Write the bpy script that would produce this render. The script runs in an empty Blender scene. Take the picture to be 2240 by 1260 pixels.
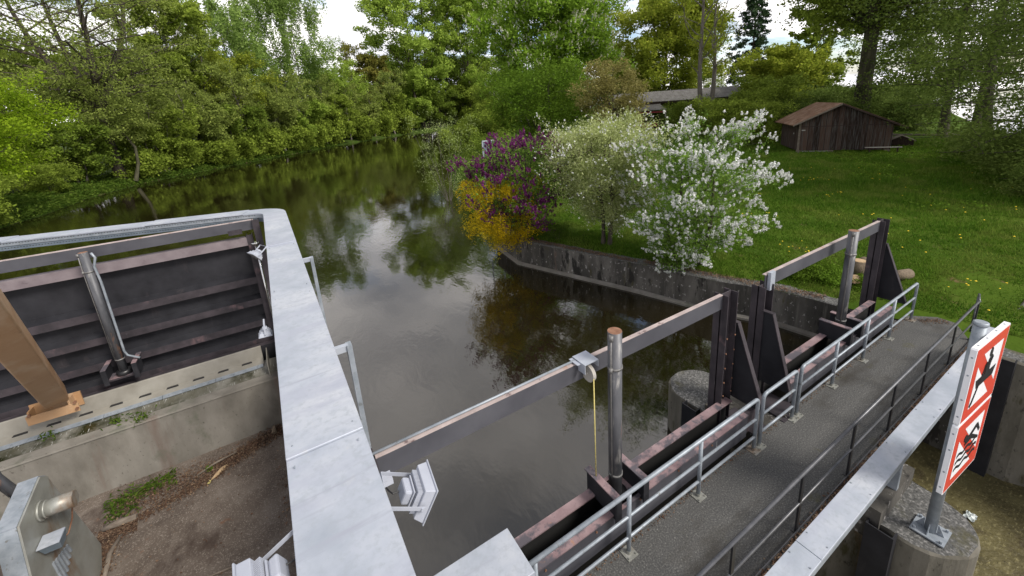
import bpy, math, random
import numpy as np
from mathutils import Vector, Matrix
from mathutils.geometry import delaunay_2d_cdt
R_ = math.radians
S = bpy.context.scene
COL = S.collection

# ------------------------------------------------------------------ camera
def make_camera():
    yaw, tilt, roll = R_(30.41345), R_(14.77641), R_(-4.0103)
    f = Vector((math.sin(yaw)*math.cos(tilt), math.cos(yaw)*math.cos(tilt), -math.sin(tilt)))
    r = Vector((math.cos(yaw), -math.sin(yaw), 0)); u = r.cross(f)
    c, s = math.cos(roll), math.sin(roll)
    r2 = r*c + u*s; u2 = u*c - r*s
    cd = bpy.data.cameras.new('camera'); co = bpy.data.objects.new('camera', cd); COL.objects.link(co)
    m = Matrix((r2, u2, -f)).transposed().to_4x4(); m.translation = (0, 0, 6.0)
    co.matrix_world = m
    cd.sensor_width = 36; cd.lens = 36*900.59/2240
    cd.shift_y = -(630-474.8)/2240
    cd.clip_start = .05; cd.clip_end = 6000
    S.camera = co
make_camera()

# ------------------------------------------------------------------ light
SUN_EL, SUN_AZ = R_(44), R_(150)      # azimuth clockwise from +Y
def make_light():
    w = bpy.data.worlds.new("World"); S.world = w; w.use_nodes = True
    nt = w.node_tree; N = nt.nodes; L = nt.links; N.clear()
    out = N.new('ShaderNodeOutputWorld'); bg = N.new('ShaderNodeBackground'); L.new(bg.outputs[0], out.inputs[0])
    sky = N.new('ShaderNodeTexSky'); sky.sky_type = 'NISHITA'; sky.sun_disc = False
    sky.sun_elevation = SUN_EL; sky.sun_rotation = SUN_AZ; sky.air_density = 1.0; sky.dust_density = 1.0
    bg.inputs['Strength'].default_value = .105
    tc = N.new('ShaderNodeTexCoord'); sep = N.new('ShaderNodeSeparateXYZ'); L.new(tc.outputs['Generated'], sep.inputs[0])
    mx = N.new('ShaderNodeMath'); mx.operation = 'MAXIMUM'; L.new(sep.outputs['Z'], mx.inputs[0]); mx.inputs[1].default_value = 0.0
    ad = N.new('ShaderNodeMath'); ad.operation = 'ADD'; L.new(mx.outputs[0], ad.inputs[0]); ad.inputs[1].default_value = .22
    dv = N.new('ShaderNodeVectorMath'); dv.operation = 'DIVIDE'; L.new(tc.outputs['Generated'], dv.inputs[0])
    cb = N.new('ShaderNodeCombineXYZ'); [L.new(ad.outputs[0], cb.inputs[i]) for i in range(3)]
    L.new(cb.outputs[0], dv.inputs[1])
    mp = N.new('ShaderNodeMapping'); mp.inputs['Location'].default_value = (3.1, 1.7, 0); L.new(dv.outputs[0], mp.inputs[0])
    n1 = N.new('ShaderNodeTexNoise'); n1.inputs['Scale'].default_value = 1.1; n1.inputs['Detail'].default_value = 9; n1.inputs['Roughness'].default_value = .55
    L.new(mp.outputs[0], n1.inputs['Vector'])
    cov = N.new('ShaderNodeMapRange'); cov.interpolation_type = 'SMOOTHSTEP'
    cov.inputs['From Min'].default_value = .36; cov.inputs['From Max'].default_value = .50
    L.new(n1.outputs['Fac'], cov.inputs['Value'])
    n2 = N.new('ShaderNodeTexNoise'); n2.inputs['Scale'].default_value = 2.6; n2.inputs['Detail'].default_value = 7
    L.new(mp.outputs[0], n2.inputs['Vector'])
    cr = N.new('ShaderNodeValToRGB'); L.new(n2.outputs['Fac'], cr.inputs[0])
    cr.color_ramp.elements[0].position = .35; cr.color_ramp.elements[0].color = (5.2, 5.3, 5.8, 1)
    cr.color_ramp.elements[1].position = .62; cr.color_ramp.elements[1].color = (11.5, 11.0, 10.8, 1)
    # cloud cover is brighter low in the sky than overhead
    lo = N.new('ShaderNodeMapRange'); lo.inputs['From Min'].default_value = 0; lo.inputs['From Max'].default_value = .75
    lo.inputs['To Min'].default_value = 1.45; lo.inputs['To Max'].default_value = .72; L.new(sep.outputs['Z'], lo.inputs['Value'])
    vm = N.new('ShaderNodeVectorMath'); vm.operation = 'SCALE'; L.new(cr.outputs[0], vm.inputs[0]); L.new(lo.outputs[0], vm.inputs['Scale'])
    mix = N.new('ShaderNodeMix'); mix.data_type = 'RGBA'; L.new(cov.outputs[0], mix.inputs['Factor'])
    sk = N.new('ShaderNodeVectorMath'); sk.operation = 'SCALE'; sk.inputs['Scale'].default_value = 1.5; L.new(sky.outputs[0], sk.inputs[0])
    L.new(sk.outputs[0], mix.inputs[6]); L.new(vm.outputs[0], mix.inputs[7]); L.new(mix.outputs[2], bg.inputs['Color'])
    ld = bpy.data.lights.new('sun', 'SUN'); ld.energy = 3.6; ld.angle = R_(18); ld.color = (1, .95, .87)
    lo_ = bpy.data.objects.new('sun', ld); COL.objects.link(lo_)
    d = Vector((math.sin(SUN_AZ)*math.cos(SUN_EL), math.cos(SUN_AZ)*math.cos(SUN_EL), math.sin(SUN_EL)))
    lo_.rotation_euler = d.to_track_quat('Z', 'Y').to_euler()
make_light()
S.view_settings.view_transform = 'Standard'; S.view_settings.look = 'None'
S.view_settings.exposure = 0.22; S.view_settings.gamma = 1
S.render.engine = 'CYCLES'
S.cycles.max_bounces = 6; S.cycles.diffuse_bounces = 3; S.cycles.transparent_max_bounces = 8

# ------------------------------------------------------------------ materials
def mat(name, cols, scale=3, rough=.8, metal=0, bump=0, bscale=None, detail=6, stretch=(1, 1, 1), spec=.5, over=None, roughvar=0, trans=0, rnd=0, island=None):
    """cols: list of (position, rgb) through a noise ramp.  over: list of (noise scale, lo, hi, rgb, stretch) patches laid on top."""
    m = bpy.data.materials.new(name); m.use_nodes = True
    nt = m.node_tree; N = nt.nodes; L = nt.links
    b = N['Principled BSDF']; b.inputs['Roughness'].default_value = rough; b.inputs['Metallic'].default_value = metal
    b.inputs['Specular IOR Level'].default_value = spec
    tc = N.new('ShaderNodeTexCoord'); mp = N.new('ShaderNodeMapping'); mp.inputs['Scale'].default_value = stretch
    L.new(tc.outputs['Object'], mp.inputs[0])
    n = N.new('ShaderNodeTexNoise'); n.inputs['Scale'].default_value = scale; n.inputs['Detail'].default_value = detail; n.inputs['Roughness'].default_value = .6
    L.new(mp.outputs[0], n.inputs['Vector'])
    r = N.new('ShaderNodeValToRGB'); L.new(n.outputs['Fac'], r.inputs[0])
    e = r.color_ramp.elements
    while len(e) < len(cols): e.new(.5)
    for i, (p, c) in enumerate(cols): e[i].position = p; e[i].color = (*c, 1)
    cur = r.outputs[0]
    if island:                                   # per-leaf tint
        g = N.new('ShaderNodeNewGeometry'); ir = N.new('ShaderNodeValToRGB'); L.new(g.outputs['Random Per Island'], ir.inputs[0])
        ie = ir.color_ramp.elements
        while len(ie) < len(island): ie.new(.5)
        for i, (p, c) in enumerate(island): ie[i].position = p; ie[i].color = (*c, 1)
        mx = N.new('ShaderNodeMix'); mx.data_type = 'RGBA'; mx.inputs['Factor'].default_value = .5
        L.new(cur, mx.inputs[6]); L.new(ir.outputs[0], mx.inputs[7]); cur = mx.outputs[2]
    for o in (over or []):
        sc, lo, hi, rgb, st = o[:5]
        mp2 = N.new('ShaderNodeMapping'); mp2.inputs['Scale'].default_value = st; mp2.inputs['Location'].default_value = (sc*1.7, 3.3, 7.1); L.new(tc.outputs['Object'], mp2.inputs[0])
        n2 = N.new('ShaderNodeTexNoise'); n2.inputs['Scale'].default_value = sc; n2.inputs['Detail'].default_value = 8; n2.inputs['Roughness'].default_value = .65
        L.new(mp2.outputs[0], n2.inputs['Vector'])
        mr = N.new('ShaderNodeMapRange'); mr.inputs['From Min'].default_value = lo; mr.inputs['From Max'].default_value = hi; L.new(n2.outputs['Fac'], mr.inputs['Value'])
        mx = N.new('ShaderNodeMix'); mx.data_type = 'RGBA'; L.new(mr.outputs[0], mx.inputs['Factor'])
        L.new(cur, mx.inputs[6]); mx.inputs[7].default_value = (*rgb, 1); cur = mx.outputs[2]
    L.new(cur, b.inputs['Base Color'])
    if roughvar:
        mr = N.new('ShaderNodeMapRange'); mr.inputs['To Min'].default_value = rough-roughvar; mr.inputs['To Max'].default_value = rough+roughvar
        L.new(n.outputs['Fac'], mr.inputs['Value']); L.new(mr.outputs[0], b.inputs['Roughness'])
    if bump:
        bp = N.new('ShaderNodeBump'); bp.inputs['Strength'].default_value = 1; bp.inputs['Distance'].default_value = bump
        nb = N.new('ShaderNodeTexNoise'); nb.inputs['Scale'].default_value = bscale or scale*4; nb.inputs['Detail'].default_value = 5
        L.new(mp.outputs[0], nb.inputs['Vector']); L.new(nb.outputs['Fac'], bp.inputs['Height']); L.new(bp.outputs[0], b.inputs['Normal'])
    if trans:
        out = N['Material Output']; tr = N.new('ShaderNodeBsdfTranslucent'); L.new(cur, tr.inputs['Color'])
        ms = N.new('ShaderNodeMixShader'); ms.inputs[0].default_value = trans
        L.new(b.outputs[0], ms.inputs[1]); L.new(tr.outputs[0], ms.inputs[2]); L.new(ms.outputs[0], out.inputs['Surface'])
    return m

def leafmat(name, a, b_, c=None, trans=.42, scale=.35, gain=1.95):
    a, b_ = tuple(min(.9, x*gain) for x in a), tuple(min(.9, x*gain) for x in b_); c = tuple(min(.92, x*gain) for x in c) if c else b_
    dk = tuple(x*.6 for x in a)
    return mat(name, [(.40, tuple(x*.8 for x in a)), (.60, tuple(x*1.1 for x in b_))], scale=scale, detail=3, rough=.75, spec=.06, trans=trans,
               island=[(0, dk), (.5, a), (1, c or b_)])

M = {}
def init_mats():
    M['charcoal'] = mat('painted_charcoal_steel', [(.3, (.013, .013, .016)), (.7, (.027, .027, .032))], scale=2.2, rough=.6, spec=.25, bump=.001, bscale=60,
                        over=[(3, .60, .78, (.050, .042, .045), (1, 1, .3)), (7, .68, .78, (.10, .10, .10), (1, 1, .12))])
    M['webgrey'] = mat('grey_painted_steel', [(.3, (.050, .050, .060)), (.7, (.082, .082, .094))], scale=1.5, rough=.5, spec=.35,
                       over=[(9, .68, .74, (.34, .34, .35), (1, 1, .15))])
    M['pink'] = mat('faded_pink_primer', [(.35, (.20, .13, .137)), (.65, (.29, .205, .212))], scale=3, rough=.75,
                    over=[(2.2, .50, .57, (.085, .075, .088), (1, 1, 1)), (22, .62, .72, (.06, .05, .06), (1, 1, 1)), (5, .64, .72, (.33, .17, .10), (1, 1, 1))], bump=.001, bscale=40)
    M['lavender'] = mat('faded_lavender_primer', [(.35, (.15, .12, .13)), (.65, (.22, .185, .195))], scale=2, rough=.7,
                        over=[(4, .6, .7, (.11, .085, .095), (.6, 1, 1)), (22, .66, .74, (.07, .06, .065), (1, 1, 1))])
    M['peach'] = mat('weathered_peach_primer', [(.35, (.33, .27, .255)), (.7, (.45, .375, .355))], scale=4, rough=.7,
                     over=[(6, .58, .68, (.12, .08, .08), (1, 1, 1)), (3, .60, .68, (.33, .14, .07), (1, 1, 1))])
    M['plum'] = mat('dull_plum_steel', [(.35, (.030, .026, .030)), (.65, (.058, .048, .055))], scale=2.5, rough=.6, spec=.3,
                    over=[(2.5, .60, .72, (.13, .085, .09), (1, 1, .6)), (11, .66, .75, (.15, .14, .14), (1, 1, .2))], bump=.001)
    M['galv'] = mat('galvanised_sheet', [(.3, (.31, .345, .40)), (.5, (.41, .44, .50)), (.7, (.50, .52, .56))], scale=1.6, rough=.5, metal=.25, roughvar=.12,
                    over=[(14, .5, .75, (.33, .36, .40), (1, 1, 1)), (1.2, .55, .70, (.37, .39, .46), (.5, 1.6, 1)), (3.5, .64, .76, (.46, .47, .48), (1, 1, 1)), (2.4, .58, .68, (.34, .36, .42), (.2, 3.2, 1)), (17, .735, .75, (.62, .62, .58), (1, 1, 1)), (40, .66, .74, (.26, .27, .29), (1, 1, 1))], bump=.0008, bscale=25)
    M['galvdark'] = mat('dull_galvanised_steel', [(.3, (.20, .23, .26)), (.7, (.34, .37, .41))], scale=6, rough=.5, metal=.3,
                        over=[(12, .6, .7, (.16, .16, .15), (1, 1, 1))])
    M['weathergalv'] = mat('weathered_galvanised_plate', [(.25, (.20, .205, .19)), (.5, (.30, .30, .27)), (.75, (.36, .37, .36))], scale=2, rough=.45, metal=.35, roughvar=.15,
                           over=[(5, .62, .72, (.46, .45, .42), (1, 1, .5)), (1.3, .55, .66, (.22, .15, .10), (1, 1, .4))], bump=.001, bscale=15)
    M['bluegalv'] = mat('blue_grey_steel', [(.3, (.12, .155, .19)), (.7, (.20, .24, .28))], scale=3, rough=.5, metal=.3)
    M['darkrail'] = mat('dark_bare_metal_rail', [(.3, (.075, .078, .085)), (.7, (.14, .14, .15))], scale=5, rough=.4, metal=.5)
    M['chrome'] = mat('polished_rod', [(.3, (.5, .5, .5)), (.7, (.7, .7, .7))], scale=3, rough=.15, metal=1)
    M['rusttube'] = mat('scuffed_rusty_tube', [(.3, (.045, .048, .055)), (.7, (.13, .13, .14))], scale=5, stretch=(1, 1, .25), rough=.5, metal=.2, detail=8,
                        over=[(4, .60, .68, (.28, .14, .075), (1, 1, .25)), (9, .56, .66, (.24, .23, .22), (1, 1, .18))])
    M['rust'] = mat('brown_rust', [(.3, (.13, .055, .03)), (.7, (.28, .15, .09))], scale=12, rough=.85)
    M['ringgrey'] = mat('clamp_steel', [(.3, (.14, .14, .14)), (.7, (.25, .24, .23))], scale=20, rough=.5, metal=.4)
    M['orange'] = mat('tan_orange_paint', [(.3, (.36, .20, .095)), (.7, (.46, .29, .165))], scale=.9, rough=.45,
                      over=[(1.3, .52, .66, (.50, .36, .24), (1, 1, .4)), (5, .66, .74, (.55, .40, .27), (1, 1, .2)), (7, .69, .72, (.14, .08, .05), (1, 1, 1)), (2.5, .62, .72, (.27, .14, .07), (1, 1, .5))], bump=.0006, bscale=30)
    M['beige'] = mat('grey_beige_steel', [(.3, (.21, .195, .165)), (.7, (.30, .285, .25))], scale=2, rough=.5, metal=.1,
                     over=[(20, .7, .75, (.12, .11, .09), (1, 1, 1))])
    M['lamp'] = mat('light_grey_lamp_casting', [(.3, (.33, .35, .41)), (.7, (.41, .43, .49))], scale=3, rough=.4)
    M['lampglass'] = mat('lamp_glass', [(.3, (.2, .2, .2)), (.7, (.3, .3, .3))], scale=3, rough=.05)
    M['white'] = mat('white_sign_sheet', [(.3, (.72, .73, .76)), (.7, (.82, .82, .84))], scale=1.5, rough=.35)
    M['red'] = mat('red_sign_sheet', [(.3, (.50, .045, .025)), (.7, (.60, .075, .045))], scale=1, rough=.35)
    M['black'] = mat('black_print', [(.3, (.012, .012, .014)), (.7, (.022, .022, .024))], scale=4, rough=.4)
    M['blackgap'] = mat('near_black_gap_lining', [(.3, (.006, .006, .006)), (.7, (.01, .01, .01))], scale=4, rough=.9)  # even near-black colour for the inner girder faces and the gate leaf
    M['concrete'] = mat('stained_concrete', [(.25, (.10, .09, .075)), (.5, (.19, .175, .15)), (.75, (.27, .25, .22))], scale=1.3, stretch=(1, 1, .5), rough=.9, bump=.006, bscale=14, detail=9,
                        over=[(1.6, .60, .76, (.15, .11, .09), (1, 1, .12)), (14, .62, .72, (.07, .062, .05), (1, 1, .7)), (1.1, .58, .68, (.13, .13, .10), (1, 1, .6))])
    M['darkconcrete'] = mat('blackened_concrete', [(.25, (.022, .02, .017)), (.5, (.06, .055, .047)), (.78, (.19, .175, .155))], scale=1.1, stretch=(1, 1, .35), rough=.92, bump=.012, bscale=10, detail=10,
                            over=[(3.2, .56, .72, (.15, .14, .12), (2, 2, .18)), (9, .60, .66, (.34, .32, .30), (1, 1, .7)), (2.2, .58, .68, (.06, .052, .016), (1, 1, .3)), (1.5, .64, .72, (.16, .10, .07), (1, 1, .1)), (1.8, .56, .62, (.018, .016, .013), (1.5, 1.5, .5))])
    M['mossconcrete'] = mat('mossy_brown_concrete', [(.25, (.05, .045, .035)), (.5, (.12, .11, .088)), (.78, (.24, .22, .185))], scale=1.2, stretch=(1, 1, .4), rough=.92, bump=.012, bscale=12, detail=10,
                            over=[(3, .56, .66, (.055, .048, .020), (1, 1, .35)), (8, .60, .68, (.03, .026, .020), (1, 1, .6)), (1.4, .62, .72, (.17, .12, .07), (1.5, 1.5, .12))])
    M['piertop'] = mat('rough_speckled_concrete', [(.3, (.040, .040, .038)), (.52, (.095, .094, .09)), (.72, (.27, .26, .25))], scale=26, rough=.95, bump=.012, bscale=30, detail=4,
                       over=[(1.4, .56, .66, (.07, .065, .035), (1, 1, 1)), (2.3, .70, .73, (.13, .085, .01), (1, 1, 1))])
    M['asphalt'] = mat('speckled_asphalt', [(.30, (.045, .045, .045)), (.50, (.080, .079, .076)), (.64, (.13, .127, .12)), (.78, (.32, .31, .29))], scale=46, rough=.95, bump=.006, bscale=60, detail=3,
                       over=[(.9, .52, .70, (.042, .038, .032), (.6, 1.6, 1)), (1.6, .64, .76, (.075, .070, .030), (1, 1, 1)), (5, .68, .74, (.12, .08, .045), (1, 1, 1))])
    M['floor'] = mat('wet_brown_spillway_floor', [(.3, (.07, .052, .040)), (.5, (.125, .098, .078)), (.7, (.18, .15, .125))], scale=1.1, rough=.8, bump=.006, bscale=40, detail=10,
                     over=[(34, .54, .66, (.30, .26, .22), (1, 1, 1)), (28, .60, .70, (.04, .03, .02), (1, 1, 1)), (.8, .56, .68, (.045, .028, .020), (1, .6, 1)), (2.6, .62, .72, (.17, .08, .04), (1, 1, 1))])
    M['algae'] = mat('algae_covered_channel_bed', [(.3, (.05, .042, .018)), (.5, (.10, .085, .035)), (.7, (.16, .14, .06))], scale=1.8, stretch=(1, .7, 1), rough=.45, bump=.02, bscale=18, detail=9,
                     over=[(18, .54, .68, (.24, .21, .10), (.5, 1.3, 1)), (22, .60, .70, (.025, .02, .01), (1, .6, 1)), (1.2, .60, .70, (.05, .035, .02), (1, 1, 1))])
    M['crestfilm'] = mat('water_film_on_weir', [(.3, (.06, .055, .03)), (.5, (.14, .135, .11)), (.7, (.30, .29, .26))], scale=1.2, stretch=(1, .6, 1), rough=.12, bump=.01, bscale=9, detail=8,
                         over=[(.5, .52, .62, (.02, .022, .008), (1, 1, 1)), (8, .6, .66, (.40, .40, .38), (4, .5, 1))])
    M['soil'] = mat('bank_soil_and_grass', [(.3, (.022, .035, .007)), (.55, (.045, .08, .012)), (.8, (.085, .075, .035))], scale=.6, rough=.95, spec=.05, bump=.05, bscale=3, detail=9,
                    over=[(1.2, .56, .66, (.10, .065, .04), (1, 1, 1))])
    M['lawn'] = mat('lawn_ground', [(.3, (.030, .06, .006)), (.55, (.055, .095, .009)), (.75, (.09, .12, .02))], scale=.35, rough=.95, spec=.05, bump=.03, bscale=6, detail=9,
                    over=[(.5, .60, .72, (.075, .085, .02), (1, 1, 1)), (1.1, .60, .70, (.13, .09, .045), (1, 1, 1))])
    M['grass'] = mat('grass_blades', [(.38, (.068, .150, .014)), (.5, (.115, .20, .022)), (.60, (.20, .24, .05))], scale=.5, detail=6, rough=.8, trans=.35, spec=.05,
                     island=[(0, (.028, .07, .005)), (.6, (.085, .185, .014)), (1, (.19, .24, .045))])
    M['plants'] = leafmat('ground_leaves', (.050, .095, .012), (.10, .16, .02), (.17, .22, .04), scale=.5, gain=1.15)
    M['litter'] = mat('dead_leaves', [(.3, (.05, .028, .018)), (.5, (.11, .055, .03)), (.75, (.20, .13, .08))], scale=2.5, rough=.9,
                      island=[(0, (.02, .014, .010)), (.5, (.10, .05, .028)), (1, (.34, .25, .16))])
    M['bark'] = mat('grey_brown_bark', [(.3, (.030, .024, .018)), (.7, (.105, .085, .065))], scale=3, stretch=(2, 2, .3), rough=.95, bump=.03, bscale=8)
    M['barkgreen'] = mat('mossy_bark', [(.3, (.028, .026, .012)), (.7, (.085, .08, .045))], scale=2, stretch=(1.5, 1.5, .3), rough=.95, bump=.05, bscale=4)
    M['barkgrey'] = mat('pale_grey_bark', [(.3, (.10, .085, .07)), (.7, (.20, .175, .15))], scale=3, stretch=(2, 2, .4), rough=.9, bump=.02, bscale=8)
    M['lf_maple'] = leafmat('fresh_yellow_green_leaves', (.16, .26, .012), (.25, .36, .02), (.32, .41, .03), gain=1.2)
    M['lf_chest'] = leafmat('chestnut_leaves', (.085, .145, .014), (.14, .225, .024), (.19, .28, .035))
    M['lf_olive'] = leafmat('olive_young_leaves', (.10, .13, .028), (.165, .20, .045), (.22, .25, .06))
    M['lf_mid'] = leafmat('mid_green_leaves', (.09, .125, .016), (.155, .20, .028), (.22, .27, .045))
    M['lf_deep'] = leafmat('deep_green_leaves', (.06, .092, .012), (.105, .15, .020), (.16, .20, .032))
    M['lf_green2'] = leafmat('bush_bright_green_leaves', (.075, .125, .010), (.11, .20, .020), (.16, .26, .035), gain=1.3)
    M['lf_birch'] = leafmat('pale_birch_leaves', (.10, .155, .035), (.15, .21, .05), (.21, .27, .08))
    M['lf_pop'] = leafmat('poplar_leaves', (.125, .18, .025), (.19, .26, .042), (.25, .31, .06))
    M['lf_yel'] = leafmat('yellowish_green_leaves', (.11, .14, .015), (.165, .20, .022), (.24, .24, .035))
    M['lf_rust'] = leafmat('bronze_tinted_leaves', (.12, .13, .025), (.18, .175, .035), (.24, .18, .05), gain=1.4)
    M['lf_dark'] = leafmat('shaded_ash_leaves', (.045, .07, .012), (.085, .115, .024), (.125, .16, .04))
    M['lf_lilac'] = leafmat('lilac_leaves', (.07, .13, .02), (.12, .20, .035), (.18, .25, .05))
    M['lf_willow'] = leafmat('silvery_willow_leaves', (.24, .29, .09), (.38, .42, .17), (.56, .58, .36), scale=1.2, gain=1.25)
    M['lf_beige'] = leafmat('buff_blossom_leaves', (.24, .22, .06), (.34, .31, .11), (.44, .38, .18), scale=.8, gain=1.1)
    M['lf_forsythia'] = leafmat('yellow_forsythia_blooms', (.34, .30, .02), (.70, .47, .010), (.74, .50, .012), scale=1.4, gain=1.2)
    M['lf_reed'] = leafmat('greyish_willow_shoots', (.13, .17, .05), (.20, .25, .09), (.28, .31, .14))
    M['needles'] = leafmat('spruce_needles', (.012, .03, .012), (.03, .05, .02), (.05, .07, .03), trans=.1)
    M['bl_white'] = leafmat('white_blossom', (.74, .75, .71), (.82, .83, .79), (.86, .86, .83), trans=.2, scale=2, gain=1.0)
    M['bl_purple'] = leafmat('purple_blossom', (.11, .018, .085), (.21, .04, .165), (.32, .10, .27), trans=.2, scale=2, gain=1.0)
    M['bl_candle'] = leafmat('cream_blossom', (.50, .52, .36), (.62, .62, .48), (.70, .69, .56), trans=.2, scale=2, gain=1.0)
    M['dandelion'] = mat('dandelion_yellow', [(.3, (.75, .50, .01)), (.7, (.85, .62, .02))], scale=5, rough=.7)
    M['planks'] = plank_mat()
    M['shedroof'] = mat('leaf_strewn_roof', [(.3, (.10, .045, .022)), (.5, (.17, .085, .045)), (.75, (.26, .18, .13))], scale=1.6, rough=.9, detail=10, bump=.02, bscale=8,
                        over=[(26, .60, .66, (.32, .29, .26), (1, 1, 1)), (1.1, .55, .65, (.10, .035, .012), (1, 1, 1))])
    M['darkwood'] = mat('dark_timber', [(.3, (.022, .013, .010)), (.7, (.06, .035, .026))], scale=3, stretch=(4, 4, .5), rough=.9)
    M['greywood'] = mat('grey_timber', [(.3, (.11, .085, .065)), (.7, (.24, .20, .16))], scale=5, stretch=(1, 1, 4), rough=.9)
    M['logend'] = mat('cut_wood', [(.3, (.33, .22, .12)), (.7, (.48, .35, .21))], scale=9, rough=.85)
    M['logbark'] = mat('firewood_bark', [(.3, (.10, .075, .05)), (.7, (.21, .16, .11))], scale=9, rough=.9, bump=.02)
    M['barnroof'] = mat('corrugated_roof', [(.3, (.12, .11, .10)), (.6, (.20, .19, .18)), (.8, (.27, .26, .25))], scale=1.5, rough=.85, detail=8,
                        over=[(2, .58, .68, (.07, .09, .03), (1, 1, 1))])
    M['pale'] = mat('pale_board', [(.3, (.30, .28, .25)), (.7, (.42, .40, .37))], scale=4, rough=.8)
    M['bluepaint'] = mat('blue_paint', [(.3, (.06, .14, .26)), (.7, (.10, .20, .34))], scale=4, rough=.5)
    M['redpaint'] = mat('red_paint', [(.3, (.20, .02, .03)), (.7, (.30, .04, .04))], scale=4, rough=.5)
    M['rope'] = mat('yellow_rope', [(.3, (.48, .40, .12)), (.7, (.60, .52, .2))], scale=30, rough=.8)
    M['plastic'] = mat('crumpled_foil', [(.3, (.42, .47, .46)), (.7, (.66, .70, .70))], scale=9, rough=.3)
    M['moss'] = mat('orange_green_moss', [(.3, (.05, .05, .008)), (.7, (.16, .09, .012))], scale=8, rough=.95, bump=.02)
    M['water'] = water_mat()

def plank_mat():
    m = bpy.data.materials.new('weathered_red_brown_planks'); m.use_nodes = True
    nt = m.node_tree; N = nt.nodes; L = nt.links; b = N['Principled BSDF']; b.inputs['Roughness'].default_value = .9; b.inputs['Specular IOR Level'].default_value = .2
    tc = N.new('ShaderNodeTexCoord'); sp = N.new('ShaderNodeSeparateXYZ'); L.new(tc.outputs['Object'], sp.inputs[0])
    su = N.new('ShaderNodeMath'); su.operation = 'ADD'; L.new(sp.outputs[0], su.inputs[0]); L.new(sp.outputs[1], su.inputs[1])
    mu = N.new('ShaderNodeMath'); mu.operation = 'MULTIPLY'; mu.inputs[1].default_value = 6.5; L.new(su.outputs[0], mu.inputs[0])
    fl = N.new('ShaderNodeMath'); fl.operation = 'FLOOR'; L.new(mu.outputs[0], fl.inputs[0])
    wn = N.new('ShaderNodeTexWhiteNoise'); wn.noise_dimensions = '1D'; L.new(fl.outputs[0], wn.inputs['W'])
    r = N.new('ShaderNodeValToRGB'); L.new(wn.outputs['Value'], r.inputs[0]); e = r.color_ramp.elements
    e[0].color = (.030, .020, .016, 1); e[1].color = (.105, .066, .050, 1); x = e.new(.5); x.color = (.062, .038, .029, 1)
    mp = N.new('ShaderNodeMapping'); mp.inputs['Scale'].default_value = (6, 6, .5); L.new(tc.outputs['Object'], mp.inputs[0])
    n = N.new('ShaderNodeTexNoise'); n.inputs['Scale'].default_value = 2; n.inputs['Detail'].default_value = 8; L.new(mp.outputs[0], n.inputs['Vector'])
    mr = N.new('ShaderNodeMapRange'); mr.inputs['From Min'].default_value = .45; mr.inputs['From Max'].default_value = .7; L.new(n.outputs['Fac'], mr.inputs['Value'])
    mx = N.new('ShaderNodeMix'); mx.data_type = 'RGBA'; L.new(mr.outputs[0], mx.inputs['Factor']); L.new(r.outputs[0], mx.inputs[6]); mx.inputs[7].default_value = (.105, .098, .092, 1)
    fr = N.new('ShaderNodeMath'); fr.operation = 'FRACT'; L.new(mu.outputs[0], fr.inputs[0])
    gp = N.new('ShaderNodeMath'); gp.operation = 'GREATER_THAN'; gp.inputs[1].default_value = .07; L.new(fr.outputs[0], gp.inputs[0])
    m2 = N.new('ShaderNodeMix'); m2.data_type = 'RGBA'; L.new(gp.outputs[0], m2.inputs['Factor']); m2.inputs[6].default_value = (.006, .004, .004, 1); L.new(mx.outputs[2], m2.inputs[7])
    L.new(m2.outputs[2], b.inputs['Base Color'])
    return m

def water_mat():
    m = bpy.data.materials.new('murky_river_water'); m.use_nodes = True
    nt = m.node_tree; N = nt.nodes; L = nt.links; b = N['Principled BSDF']
    b.inputs['Base Color'].default_value = (.011, .0085, .003, 1); b.inputs['Roughness'].default_value = .035
    b.inputs['Specular IOR Level'].default_value = 1.0; b.inputs['IOR'].default_value = 1.62
    tc = N.new('ShaderNodeTexCoord')
    def nz(scale, det, st, dist=0):
        mp = N.new('ShaderNodeMapping'); mp.inputs['Scale'].default_value = st; mp.inputs['Rotation'].default_value = (0, 0, R_(-24)); L.new(tc.outputs['Object'], mp.inputs[0])
        n = N.new('ShaderNodeTexNoise'); n.inputs['Scale'].default_value = scale; n.inputs['Detail'].default_value = det; n.inputs['Distortion'].default_value = dist
        L.new(mp.outputs[0], n.inputs['Vector']); return n.outputs['Fac']
    a = nz(2.6, 3, (1, .45, 1), .4); c = nz(9, 2, (1, .6, 1), .3); p = nz(.10, 3, (1, 1, 1))
    ma = N.new('ShaderNodeMath'); ma.operation = 'MULTIPLY_ADD'; L.new(c, ma.inputs[0]); ma.inputs[1].default_value = .22; L.new(a, ma.inputs[2])
    mr = N.new('ShaderNodeMapRange'); mr.inputs['From Min'].default_value = .35; mr.inputs['From Max'].default_value = .65; mr.inputs['To Min'].default_value = .25; mr.inputs['To Max'].default_value = 1.0; L.new(p, mr.inputs['Value'])
    bp = N.new('ShaderNodeBump'); bp.inputs['Distance'].default_value = .012; L.new(mr.outputs[0], bp.inputs['Strength'])
    L.new(ma.outputs[0], bp.inputs['Height']); L.new(bp.outputs[0], b.inputs['Normal'])
    return m
init_mats()

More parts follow.
